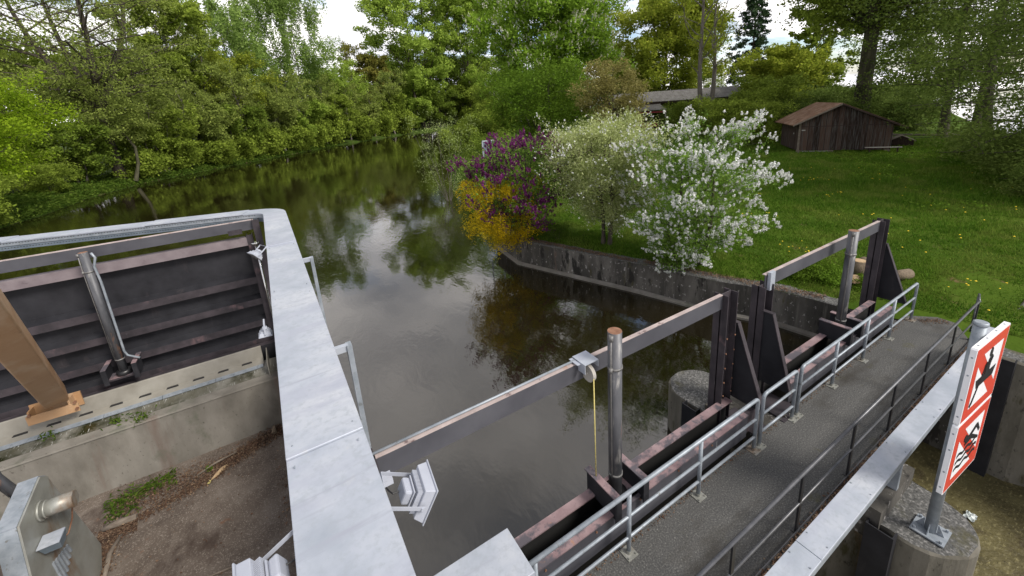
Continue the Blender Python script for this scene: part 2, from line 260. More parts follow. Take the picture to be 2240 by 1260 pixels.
# ------------------------------------------------------------------ building helpers
def tag(o, label=None, cat=None, group=None, kind=None):
    if label: o['label'] = label
    if cat: o['category'] = cat
    if group: o['group'] = group
    if kind: o['kind'] = kind
    return o
def empty(name, loc, label, cat, group=None):
    o = bpy.data.objects.new(name, None); COL.objects.link(o); o.location = loc; o.empty_display_size = .2
    return tag(o, label, cat, group)
def base_of(p):
    v = Vector((0, 0, 0))
    while p is not None: v += Vector(p.location); p = p.parent
    return v
def link(name, verts, faces, mats, parent=None, loc=None, mi=None, smooth=False, local=False):
    """one mesh object.  verts are world coordinates; the origin is the parent's, or loc."""
    v = np.asarray(verts, dtype=np.float32).reshape(-1, 3)
    org = Vector(loc) if loc is not None else (base_of(parent) if parent else Vector((0, 0, 0)))
    if not local: v = v - np.array(org, dtype=np.float32)
    me = bpy.data.meshes.new(name)
    if isinstance(faces, np.ndarray):
        k = faces.shape[1]; n = len(faces)
        me.vertices.add(len(v)); me.vertices.foreach_set('co', v.ravel())
        me.loops.add(n*k); me.loops.foreach_set('vertex_index', faces.astype(np.int32).ravel())
        me.polygons.add(n); me.polygons.foreach_set('loop_start', np.arange(0, n*k, k, dtype=np.int32))
        me.update(calc_edges=True)
    else:
        me.from_pydata([tuple(map(float, p)) for p in v], [], faces); me.update()
    for m in (mats if isinstance(mats, (list, tuple)) else [mats]): me.materials.append(m)
    if mi is not None: me.polygons.foreach_set('material_index', np.asarray(mi, dtype=np.int32))
    if smooth: me.polygons.foreach_set('use_smooth', np.ones(len(me.polygons), dtype=bool))
    me.update()
    o = bpy.data.objects.new(name, me); COL.objects.link(o)
    if parent: o.parent = parent; o.location = org - base_of(parent) if loc is not None else (0, 0, 0)
    else: o.location = org
    return o

class MB:
    def __init__(s): s.v = []; s.f = []; s.m = []; s.sm = False
    def hexa(s, p, m=0, top=None):
        b = len(s.v); s.v += [tuple(q) for q in p]
        fs = [(3, 2, 1, 0), (4, 5, 6, 7), (0, 1, 5, 4), (1, 2, 6, 5), (2, 3, 7, 6), (3, 0, 4, 7)]
        for i, f in enumerate(fs): s.f.append(tuple(b+k for k in f)); s.m.append(top if (i == 1 and top is not None) else m)
        return s
    def box(s, x0, x1, y0, y1, z0, z1, m=0, top=None):
        x0, x1 = sorted((x0, x1)); y0, y1 = sorted((y0, y1)); z0, z1 = sorted((z0, z1))
        return s.hexa([(x0, y0, z0), (x1, y0, z0), (x1, y1, z0), (x0, y1, z0), (x0, y0, z1), (x1, y0, z1), (x1, y1, z1), (x0, y1, z1)], m, top)
    def beam(s, a, b_, w, h, up=(0, 0, 1), m=0):
        a, b_ = Vector(a), Vector(b_); d = (b_-a).normalized(); sd = d.cross(Vector(up)).normalized(); u = sd.cross(d)
        q = [(-1, -1), (1, -1), (1, 1), (-1, 1)]
        P = [a+sd*w/2*i+u*h/2*j for i, j in q]+[b_+sd*w/2*i+u*h/2*j for i, j in q]
        return s.hexa(P, m)
    def tube(s, pts, r, n=10, m=0, caps=True, capm=None):
        pts = [Vector(p) for p in pts]; rs = r if isinstance(r, (list, tuple)) else [r]*len(pts)
        b = len(s.v); pu = None
        for i, p in enumerate(pts):
            d = (pts[min(i+1, len(pts)-1)]-pts[max(i-1, 0)]).normalized()
            if pu is None: pu = d.orthogonal().normalized()
            else: pu = (pu-d*pu.dot(d)).normalized()
            w = d.cross(pu)
            for k in range(n):
                a = 2*math.pi*k/n; s.v.append(tuple(p+(pu*math.cos(a)+w*math.sin(a))*rs[i]))
        for i in range(len(pts)-1):
            for k in range(n):
                k2 = (k+1) % n; s.f.append((b+i*n+k, b+i*n+k2, b+(i+1)*n+k2, b+(i+1)*n+k)); s.m.append(m)
        if caps:
            s.f.append(tuple(b+k for k in range(n))[::-1]); s.m.append(m)
            e = b+(len(pts)-1)*n; s.f.append(tuple(e+k for k in range(n))); s.m.append(m if capm is None else capm)
        return s
    def prism(s, poly, axis, a, b_, m=0):
        """poly: 2-D points in the plane across axis ('x','y','z'), extruded from a to b."""
        def P(p, t): return (t, p[0], p[1]) if axis == 'x' else ((p[0], t, p[1]) if axis == 'y' else (p[0], p[1], t))
        n = len(poly); b = len(s.v)
        s.v += [P(p, a) for p in poly]+[P(p, b_) for p in poly]
        s.f.append(tuple(b+i for i in range(n))); s.m.append(m); s.f.append(tuple(b+n+i for i in range(n))[::-1]); s.m.append(m)
        for i in range(n):
            j = (i+1) % n; s.f.append((b+i, b+n+i, b+n+j, b+j)); s.m.append(m)
        return s
    def build(s, name, mats, parent=None, loc=None, smooth=False, bevel=0):
        o = link(name, s.v, s.f, mats, parent, loc, s.m)
        me = o.data
        import bmesh
        bm = bmesh.new(); bm.from_mesh(me); bmesh.ops.recalc_face_normals(bm, faces=bm.faces); bm.to_mesh(me); bm.free()
        if smooth:
            for p in me.polygons: p.use_smooth = len(p.vertices) <= 4
        if bevel:
            bv = o.modifiers.new('bevel', 'BEVEL'); bv.width = bevel; bv.segments = 2; bv.limit_method = 'ANGLE'
        return o

def inside(px, py, poly):
    px = np.asarray(px); py = np.asarray(py); r = np.zeros(px.shape, bool); n = len(poly)
    for i in range(n):
        x1, y1 = poly[i]; x2, y2 = poly[(i+1) % n]
        if y1 == y2: continue
        c = ((y1 > py) != (y2 > py)) & (px < (x2-x1)*(py-y1)/(y2-y1)+x1); r ^= c
    return r
def dist_poly(px, py, line):
    d = np.full(np.shape(px), 1e9)
    for (x1, y1), (x2, y2) in zip(line[:-1], line[1:]):
        dx, dy = x2-x1, y2-y1; t = np.clip(((px-x1)*dx+(py-y1)*dy)/(dx*dx+dy*dy), 0, 1)
        d = np.minimum(d, np.hypot(px-x1-t*dx, py-y1-t*dy))
    return d
def vnoise(x, y, s, seed=0):
    return (np.sin(x*s+seed)*np.cos(y*s*1.3+seed*2)+.5*np.sin(x*s*2.3+y*s*1.7+seed)+.3*np.cos(x*s*4.1-y*s*3.7))/1.8
WATER = -1.4

# ------------------------------------------------------------------ setting: land and water
WALL = [(13.42, 3.2), (13.48, 4.69), (13.30, 6.1), (12.55, 7.65), (11.78, 10.47), (9.82, 16.25), (10.3, 19.6)]
RSHORE = [(10.3, 19.6), (11.5, 23.6), (13.2, 30.3), (17, 41.6), (25.4, 63), (45, 95), (66.5, 126), (83.6, 160), (97, 176), (140, 195), (400, 262)]
LSHORE = [(-34, 12), (-26, 38), (-21.5, 55), (-20.2, 61), (-19.3, 73), (-16.2, 84.5), (-7.4, 98), (2.4, 111.5), (20.6, 137), (55, 172.7), (80, 184), (95, 184), (99, 179), (140, 197), (400, 264)]
RPOLY = WALL+RSHORE[1:]+[(1500, 500), (1500, 300), (200, 52), (90, 16), (52, 3.5), (36, -2.5), (30, -14), (13.42, -14)]
LPOLY = LSHORE+[(1500, 600), (1500, 3000), (-3000, 3000), (-3000, 12)]
def land(name, poly, shore, mat_, pts, zf, label):
    P = [Vector(p) for p in poly]; n = len(P)
    xs, ys = pts; k = inside(xs, ys, poly) & (dist_poly(xs, ys, poly+[poly[0]]) > .15); xs, ys = xs[k], ys[k]
    V = P+[Vector((x, y)) for x, y in zip(xs, ys)]
    vo, _, fo, _, _, _ = delaunay_2d_cdt(V, [(i, (i+1) % n) for i in range(n)], [], 1, 1e-4)
    a = np.array([(v.x, v.y) for v in vo]); z = zf(a[:, 0], a[:, 1])
    o = link(name, np.column_stack((a, z)), [tuple(f) for f in fo], mat_, smooth=True)
    return tag(o, label, kind='structure')
def z_right(x, y):
    x = np.asarray(x, float); y = np.asarray(y, float)
    z = -.10+.05*vnoise(x, y, .55)+.03*vnoise(x, y, 1.7, 2)
    dn = dist_poly(x, y, RSHORE); z = np.where(dn < 3.0, -1.6+(z+1.6)*np.clip(dn/2.2, 0, 1)**.6, z)
    dw = dist_poly(x, y, WALL); z = np.where(dw < 1.2, np.minimum(z, -.22+.1*dw), z)
    dr = dist_poly(x, y, [(200, 52), (90, 16), (52, 3.5), (36, -2.5)]); z = np.where(dr < 3, -1.6+(z+1.6)*np.clip(dr/3, 0, 1), z)
    near = (x < 16.5) & (y < 4.2); z = np.where(near, -.03+.0*z, z)
    return z
def z_left(x, y):
    x = np.asarray(x, float); y = np.asarray(y, float)
    dn = dist_poly(x, y, LSHORE); z = -.35+.12*vnoise(x, y, .25)+np.clip(dn-8, 0, 40)*.01
    return np.where(dn < 4, -1.6+(z+1.6)*np.clip(dn/4, 0, 1)**.5, z)
def setting():
    rg = np.random.default_rng(4)
    gx, gy = np.meshgrid(np.arange(9, 60, .8), np.arange(-14, 60, .8)); gx = gx+rg.uniform(-.2, .2, gx.shape); gy = gy+rg.uniform(-.2, .2, gy.shape)
    hx, hy = np.meshgrid(np.arange(20, 420, 8.), np.arange(-10, 330, 8.))
    xs = np.concatenate([gx.ravel(), hx.ravel()]); ys = np.concatenate([gy.ravel(), hy.ravel()])
    sx = []; sy = []
    for (x1, y1), (x2, y2) in zip(RSHORE[:-2], RSHORE[1:-1]):
        L_ = math.hypot(x2-x1, y2-y1); nx, ny = (y2-y1)/L_, -(x2-x1)/L_
        for t in np.arange(0, L_, 2.):
            for o in (.5, 1.2, 2.3): sx.append(x1+(x2-x1)*t/L_+nx*o); sy.append(y1+(y2-y1)*t/L_+ny*o)
    land('lawn', RPOLY, RSHORE, M['lawn'], (np.concatenate([xs, sx]), np.concatenate([ys, sy])), z_right, 'green dandelion lawn and wooded ground on the right bank')
    hx, hy = np.meshgrid(np.arange(-120, 420, 7.), np.arange(12, 420, 7.)); sx = []; sy = []
    for (x1, y1), (x2, y2) in zip(LSHORE[:-1], LSHORE[1:]):
        L_ = math.hypot(x2-x1, y2-y1); nx, ny = -(y2-y1)/L_, (x2-x1)/L_
        for t in np.arange(0, min(L_, 90), 1.2):
            for o in (.4, 1.0, 2.0, 3.4, 5.5): sx.append(x1+(x2-x1)*t/L_+nx*o); sy.append(y1+(y2-y1)*t/L_+ny*o)
    land('left_bank', LPOLY, LSHORE, M['soil'], (np.concatenate([hx.ravel(), sx]), np.concatenate([hy.ravel(), sy])), z_left, 'wooded left river bank')
    # river: one sheet, cut out below the weir
    P = [(.45, 3.55), (13.4, 3.55), (14.5, 5), (14.5, 22), (60, 60), (1500, 300), (3000, 300), (3000, 3000), (-3000, 3000), (-3000, 14.75), (-.65, 14.75), (-.65, 16.2), (.45, 16.2)]
    v = [(x, y, WATER) for x, y in P]
    vo, _, fo, _, _, _ = delaunay_2d_cdt([Vector(p) for p in P], [(i, (i+1) % len(P)) for i in range(len(P))], [], 1, 1e-4)
    tag(link('water', [(p.x, p.y, WATER) for p in vo], [tuple(f) for f in fo], M['water']), 'dark olive river water above the weir', kind='structure')
    tag(MB().box(30, 1500, -400, 60, WATER-.3, WATER-.25).build('water', [M['water']]), 'bright river arm behind the trees on the right', kind='structure')
    tag(MB().box(-30, -.62, -6, 13.4, -3.3, -3.0).build('spillway_floor', [M['floor']]), 'brown wet concrete floor below the spillway', kind='structure')
    tag(MB().box(.3, 30, -14, 3.4, -3.3, -3.0).build('channel_bed', [M['algae']]), 'algae covered bed of the channel below the weir', kind='structure')
    # walkway slab with bevelled corner at the lawn end
    d = MB().prism([(.6, 1.80), (13.1, 1.80), (14.15, 2.35), (14.2, 2.7), (13.75, 3.17), (.6, 3.17)], 'z', -.45, 0.0)
    tag(d.build('walkway', [M['asphalt']], bevel=.01), 'grey asphalt walkway over the weir', kind='structure')
setting()

# ------------------------------------------------------------------ concrete
def nose(x0, x1, y0, y1, n=14, round0=True, round1=True):
    r = (x1-x0)/2; cx = (x0+x1)/2; P = []
    if round0: P += [(cx+r*math.cos(a), y0+r+r*math.sin(a)) for a in np.linspace(math.pi, 2*math.pi, n)]
    else: P += [(x0, y0), (x1, y0)]
    if round1: P += [(cx+r*math.cos(a), y1-r+r*math.sin(a)) for a in np.linspace(0, math.pi, n)]
    else: P += [(x1, y1), (x0, y1)]
    return P
def noisy_pier(name, poly, z0, z1, mats, parent, amp=.02, seed=1, axis_top=1):
    """prism with ring rows so the outline is slightly eroded"""
    rg = random.Random(seed); rows = [z0, z0+(z1-z0)*.35, z0+(z1-z0)*.7, z1-.05, z1]
    n = len(poly); cx = sum(p[0] for p in poly)/n; cy = sum(p[1] for p in poly)/n
    v = []; f = []; mi = []
    dense = []
    for i in range(n):
        a, b = poly[i], poly[(i+1) % n]; k = max(1, int(math.hypot(b[0]-a[0], b[1]-a[1])/.12))
        dense += [(a[0]+(b[0]-a[0])*t/k, a[1]+(b[1]-a[1])*t/k) for t in range(k)]
    n = len(dense)
    for r, z in enumerate(rows):
        for (x, y) in dense:
            sc = 1-(.02 if r == 4 else 0)-rg.uniform(0, amp/1.2)*(1 if r < 3 else 1.8)
            v.append((cx+(x-cx)*sc, cy+(y-cy)*(1-(1-sc)*.4), z-(rg.uniform(0, .03) if r == 4 else 0)))
    for r in range(4):
        for i in range(n):
            j = (i+1) % n; f.append((r*n+i, r*n+j, (r+1)*n+j, (r+1)*n+i)); mi.append(0)
    f.append(tuple(4*n+i for i in range(n))); mi.append(1)
    return link(name, v, f, mats, parent, mi=mi)
def concrete():
    # middle pier
    p = empty('weir_pier', (7.35, 3, -3), 'round-nosed grey concrete pier between the two weir openings, signpost on its near end', 'pier')
    noisy_pier('pier_body', nose(6.72, 8.02, .52, 5.45), -3.2, -.28, [M['mossconcrete'], M['piertop']], p, seed=3)
    MB().box(6.66, 7.98, 1.4, 4.2, -.6, -.02).build('pier_saddle', [M['darkconcrete']], p)
    for (y, s) in ((1.36, -1), (4.48, 1)):
        g = MB().box(6.54, 6.56, y-.16, y+.16, -3, -.22).box(6.56, 6.70, y-.16, y-.14, -3, -.22).box(6.56, 6.70, y+.14, y+.16, -3, -.22)
        g.build('guide_channel', [M['charcoal']], p)
    # left pier under the tray
    l = empty('weir_pier', (-.1, 8, -3), 'long concrete pier hidden below the galvanised tray between spillway and river', 'pier')
    noisy_pier('pier_body', nose(-.58, .42, -2, 16.2, round0=False), -3.2, -.15, [M['darkconcrete'], M['piertop']], l, amp=.004, seed=5)
    # retaining wall round the lawn
    w = empty('retaining_wall', (11.5, 11, -2), 'low stained concrete retaining wall between the lawn shrubs and the water', 'wall')
    n = len(WALL); off = []
    for i, (x, y) in enumerate(WALL):
        a = WALL[max(i-1, 0)]; b = WALL[min(i+1, n-1)]; L_ = math.hypot(b[0]-a[0], b[1]-a[1]); off.append(((b[1]-a[1])/L_, -(b[0]-a[0])/L_))
    dense = []; rg = random.Random(8)
    for i in range(n-1):
        k = max(1, int(math.hypot(WALL[i+1][0]-WALL[i][0], WALL[i+1][1]-WALL[i][1])/.2))
        for t in range(k):
            s = t/k; dense.append((WALL[i][0]*(1-s)+WALL[i+1][0]*s, WALL[i][1]*(1-s)+WALL[i+1][1]*s, off[i][0]*(1-s)+off[i+1][0]*s, off[i][1]*(1-s)+off[i+1][1]*s))
    v = []; f = []; mi = []
    for (x, y, ox, oy) in dense:
        j = rg.uniform(-.012, .012)
        v += [(x-ox*.17, y-oy*.17, -3), (x-ox*.17, y-oy*.17, WATER+.07), (x-ox*.01, y-oy*.01, WATER+.11), (x+ox*j, y+oy*j, -.22), (x+ox*(.03+j), y+oy*(.03+j), -.19+rg.uniform(-.012, .012)),
              (x+ox*(.42+3*j), y+oy*(.42+3*j), -.16+rg.uniform(-.02, .02)), (x+ox*.6, y+oy*.6, -.6)]
    for i in range(len(dense)-1):
        for k in range(6): f.append((i*7+k, (i+1)*7+k, (i+1)*7+k+1, i*7+k+1)); mi.append(1 if k in (3, 4, 5) else (2 if k < 2 else 0))
    link('wall_body', v, f, [M['darkconcrete'], M['piertop'], M['concrete']], w, mi=mi)
    # channel walls on the right
    r = empty('channel_wall', (13.6, 0, -3), 'weathered concrete side wall of the channel at the right edge behind the sign', 'wall')
    noisy_pier('wall_body', [(13.25, -13), (24, -13), (24, 1.7), (13.3, 1.7), (13.05, 1.45), (13.05, .9), (13.2, .6)], -3.2, -.02, [M['mossconcrete'], M['piertop']], r, amp=.003, seed=9)
    MB().box(12.86, 12.88, 1.16, 1.52, -3, .02).box(12.88, 13.06, 1.16, 1.18, -3, .02).box(12.88, 13.06, 1.50, 1.52, -3, .02).build('guide_channel', [M['charcoal']], r)
    a = empty('abutment', (13.7, 3, -3), 'concrete abutment where the walkway meets the lawn, under the far gate post', 'abutment')
    noisy_pier('abutment_body', [(13.1, 1.9), (14.1, 1.9), (14.1, 4.1), (13.1, 4.1)], -3.2, -.06, [M['darkconcrete'], M['piertop']], a, amp=.004, seed=10)
    MB().box(12.92, 12.94, 3.98, 4.25, -3, .0).box(12.94, 13.12, 4.23, 4.25, -3, 0).box(12.94, 13.12, 3.98, 4.0, -3, 0).build('guide_channel', [M['charcoal']], a)
    # concrete under the walkway (sill wall of the channel)
    u = empty('weir_sill', (7, 2.9, -3), 'dark brown concrete sill below the walkway across the channel', 'wall')
    MB().box(.4, 6.7, 2.9, 3.3, -3.2, -2.1).box(8.0, 13.2, 2.9, 3.3, -3.2, -2.1).build('sill_body', [M['concrete']], u)
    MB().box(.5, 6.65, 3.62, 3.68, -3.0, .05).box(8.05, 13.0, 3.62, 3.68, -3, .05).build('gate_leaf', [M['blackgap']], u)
    # spillway crest on the left
    c = empty('spillway_crest', (-5, 13.6, -3), 'low beige concrete spillway wall with a wet crest at the lower left', 'wall')
    MB().hexa([(-30, 13.25, -3.1), (-.62, 13.25, -3.1), (-.62, 15.6, -3.1), (-30, 15.6, -3.1), (-30, 13.25, -1.42), (-.62, 13.25, -1.42), (-.62, 15.6, -1.42), (-30, 15.6, -1.42)]).build('crest_wall', [M['concrete']], c, bevel=.03)
    MB().hexa([(-30, 13.22, -1.42), (-.64, 13.22, -1.42), (-.64, 13.55, -1.42), (-30, 13.55, -1.42), (-30, 13.24, -1.38), (-.64, 13.24, -1.38), (-.64, 13.55, -1.36), (-30, 13.55, -1.36)]).build('crest_edge', [M['concrete']], c)
    MB().hexa([(-30, 13.56, -1.42), (-.72, 13.56, -1.42), (-.72, 14.28, -1.42), (-30, 14.28, -1.42), (-30, 13.56, -1.365), (-.72, 13.56, -1.365), (-.72, 14.28, -1.25), (-30, 14.28, -1.25)]).build('water_film', [M['crestfilm']], c)
    MB().prism([(13.45, -2.2), (13.38, -.9), (14.3, -.85), (14.4, -1.5)], 'x', -1.05, -1.03).build('end_plate', [M['beige']], c)
concrete()

# ------------------------------------------------------------------ gate frames on the right
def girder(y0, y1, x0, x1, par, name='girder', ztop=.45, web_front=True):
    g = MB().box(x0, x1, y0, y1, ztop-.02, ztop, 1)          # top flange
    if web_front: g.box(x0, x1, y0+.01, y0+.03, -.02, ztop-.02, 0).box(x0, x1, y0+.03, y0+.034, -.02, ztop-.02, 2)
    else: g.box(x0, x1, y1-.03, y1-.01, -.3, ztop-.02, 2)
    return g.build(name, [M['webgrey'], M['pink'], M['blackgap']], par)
def hoist(par, x, y, zt, flip=1, z0=.45, rust=True):
    h = MB().tube([(x, y, z0-.1), (x, y, zt)], .095, 20, 0, True, 1).build('hoist_tube', [M['rusttube'], M['rust']], par, smooth=True)
    for z in (zt-.55, z0+.35): MB().tube([(x, y, z), (x, y, z+.035)], .105, 20).build('clamp_ring', [M['ringgrey']], h, smooth=True)
    cx, cy = x-.10, y-.035
    MB().tube([(cx, cy, zt-.06), (cx-.01, cy, zt-.5), (cx, cy, z0+.35)], .012, 6).tube([(cx, cy, zt-.10), (cx, cy, zt-.02)], .03, 8).tube([(cx-.01, cy, zt-.57), (cx-.01, cy, zt-.50)], .026, 8)\
        .build('conduit', [M['ringgrey']], h, smooth=True)
    MB().tube([(x, y, z0-.12), (x, y, z0+.02), (x, y, z0+.03)], [.17, .17, .13], 24).build('seal_ring', [M['black']], par, smooth=True)
def hoist_bracket(par, x, y, z0=.45, hw=.27, ya=-.32, yb=.30, h=.34):
    for s in (-1, 1):
        xx = x+s*hw
        b = MB().box(xx-.01, xx+.01, y+ya, y+yb, z0-.06, z0+h, 0)
        b.box(xx-.055, xx+.055, y+ya-.001, y+yb+.001, z0+h, z0+h+.018, 1)
        b.box(xx-.055, xx+.055, y+ya-.02, y+ya, z0-.08, z0+h, 0)
        b.build('bracket_plate', [M['charcoal'], M['pink']], par)
    MB().box(x-hw, x+hw, y-.2, y+.2, z0-.05, z0+.0, 0, 1).build('bracket_base', [M['plum'], M['pink']], par)
def frame_post(par, x, side, ztop=2.62, top_mat='peach', y=3.84, w=.30, d=.26):
    """H-section column standing on the rear girder, side: +1 flanges on +x side web"""
    p = MB()
    p.box(x-w/2, x+w/2, y-.01, y+.01, -.6, ztop, 0)
    p.box(x-w/2, x-w/2+.018, y-d/2, y+d/2, -.6, ztop, 0, 1)
    p.box(x+w/2-.018, x+w/2, y-d/2, y+d/2, -.6, ztop, 0, 1)
    p.build('post', [M['plum'], M['plum']], par)
def fin(par, x, y0=3.71, y1=3.18, z0=.45, zt=2.0):
    g = MB().prism([(y0, z0), (y0, zt), (y0-.22, zt), (y1, z0)], 'x', x-.008, x+.008, 0)
    g.build('gusset', [M['charcoal']], par)
    a, b = Vector((x, y0-.22, zt)), Vector((x, y1, z0))
    n = Vector((0, -(a.z-b.z), -(b.y-a.y))).normalized()
    MB().beam(a-n*0, b, .09, .016, up=tuple(Vector((0, -1, .35)))).box(x-.045, x+.045, y0-.23, y0, zt, zt+.014).build('gusset_flange', [M['plum']], par)
def top_beam(par, x0, x1, z1, y=3.86, h=.27):
    b = MB().box(x0, x1, y-.05, y-.035, z1-h, z1-.014, 0)
    b.box(x0, x1, y-.05, y+.012, z1-.014, z1, 1).box(x0, x1, y-.035, y+.012, z1-h, z1-h+.012, 0)
    b.build('top_beam', [M['webgrey'], M['peach']], par)
def weir_right():
    g1 = empty('gate_frame', (3.5, 3.5, 0), 'nearer steel sluice gate frame whose top beam carries a pulley with yellow rope', 'gate frame', 'dark steel gate frames along the weir')
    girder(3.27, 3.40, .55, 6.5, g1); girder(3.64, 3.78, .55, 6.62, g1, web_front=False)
    MB().box(6.62, 7.0, 3.2, 3.8, .0, .02).box(6.5, 6.85, 3.30, 3.36, .02, .44).build('tie_plate', [M['plum']], g1)
    frame_post(g1, 6.52, 1); fin(g1, 6.74, y0=3.92, y1=3.12); frame_post(g1, .26, -1)
    top_beam(g1, .34, 6.37, 2.62); hoist(g1, 3.5, 3.52, 3.10); hoist_bracket(g1, 3.5, 3.52)
    for gx in (6.40, 6.64):
        for z in (.62, .9, 1.2, 1.5, 1.8): MB().tube([(gx, 3.705, z), (gx, 3.69, z)], .014, 6).build('bolt', [M['rust']], g1)
    for x in np.arange(1.2, 6.3, .85): MB().tube([(x, 3.275, .38), (x, 3.26, .38)], .015, 6).build('bolt', [M['rust']], g1)
    MB().tube([(.36, 3.862, 2.637), (3.15, 3.862, 2.637)], .016, 8).build('conduit', [M['galvdark']], g1, smooth=True)
    MB().box(.40, .50, 3.52, 3.64, 2.50, 2.56).build('post_cap', [M['lamp']], g1)
    g2 = empty('gate_frame', (10.6, 3.5, 0), 'farther steel sluice gate frame standing at the lawn with logs behind its post', 'gate frame', 'dark steel gate frames along the weir')
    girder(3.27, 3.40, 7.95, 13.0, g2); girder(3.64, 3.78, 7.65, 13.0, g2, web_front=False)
    frame_post(g2, 7.72, -1, ztop=2.42); fin(g2, 7.60, y0=3.76, y1=3.10, zt=1.95); frame_post(g2, 13.15, 1, 2.62); fin(g2, 13.36, y0=3.92, y1=3.12, zt=1.95)
    MB().box(7.4, 7.95, 3.15, 3.7, .0, .02).box(7.35, 7.9, 3.05, 3.12, .0, .016).build('tie_plate', [M['plum']], g2)
    top_beam(g2, 7.72, 13.0, 2.62); hoist(g2, 10.6, 3.52, 2.95); hoist_bracket(g2, 10.6, 3.52)
    MB().box(7.78, 7.94, 3.74, 3.80, 2.30, 2.66).build('post_cap', [M['galv']], g2)
    # pulley with its rope
    p = empty('pulley', (3.22, 3.78, 2.4), 'small metal pulley with taut yellow rope hanging from the nearer gate beam', 'pulley')
    MB().box(3.10, 3.34, 3.66, 3.92, 2.655, 2.665).box(3.10, 3.108, 3.66, 3.80, 2.52, 2.655).box(3.33, 3.338, 3.66, 3.80, 2.56, 2.655).box(3.04, 3.10, 3.74, 3.92, 2.64, 2.648).build('bracket', [M['galv']], p)
    MB().tube([(3.195, 3.73, 2.47), (3.205, 3.73, 2.47), (3.235, 3.73, 2.47), (3.245, 3.73, 2.47)], [.125, .115, .115, .125], 22).tube([(3.18, 3.73, 2.47), (3.26, 3.73, 2.47)], .02, 8).build('wheel', [M['pale']], p, smooth=True)
    MB().tube([(3.22, 3.63, 2.45), (3.23, 3.63, .8)], .009, 6).build('rope', [M['rope']], p, smooth=True)
weir_right()

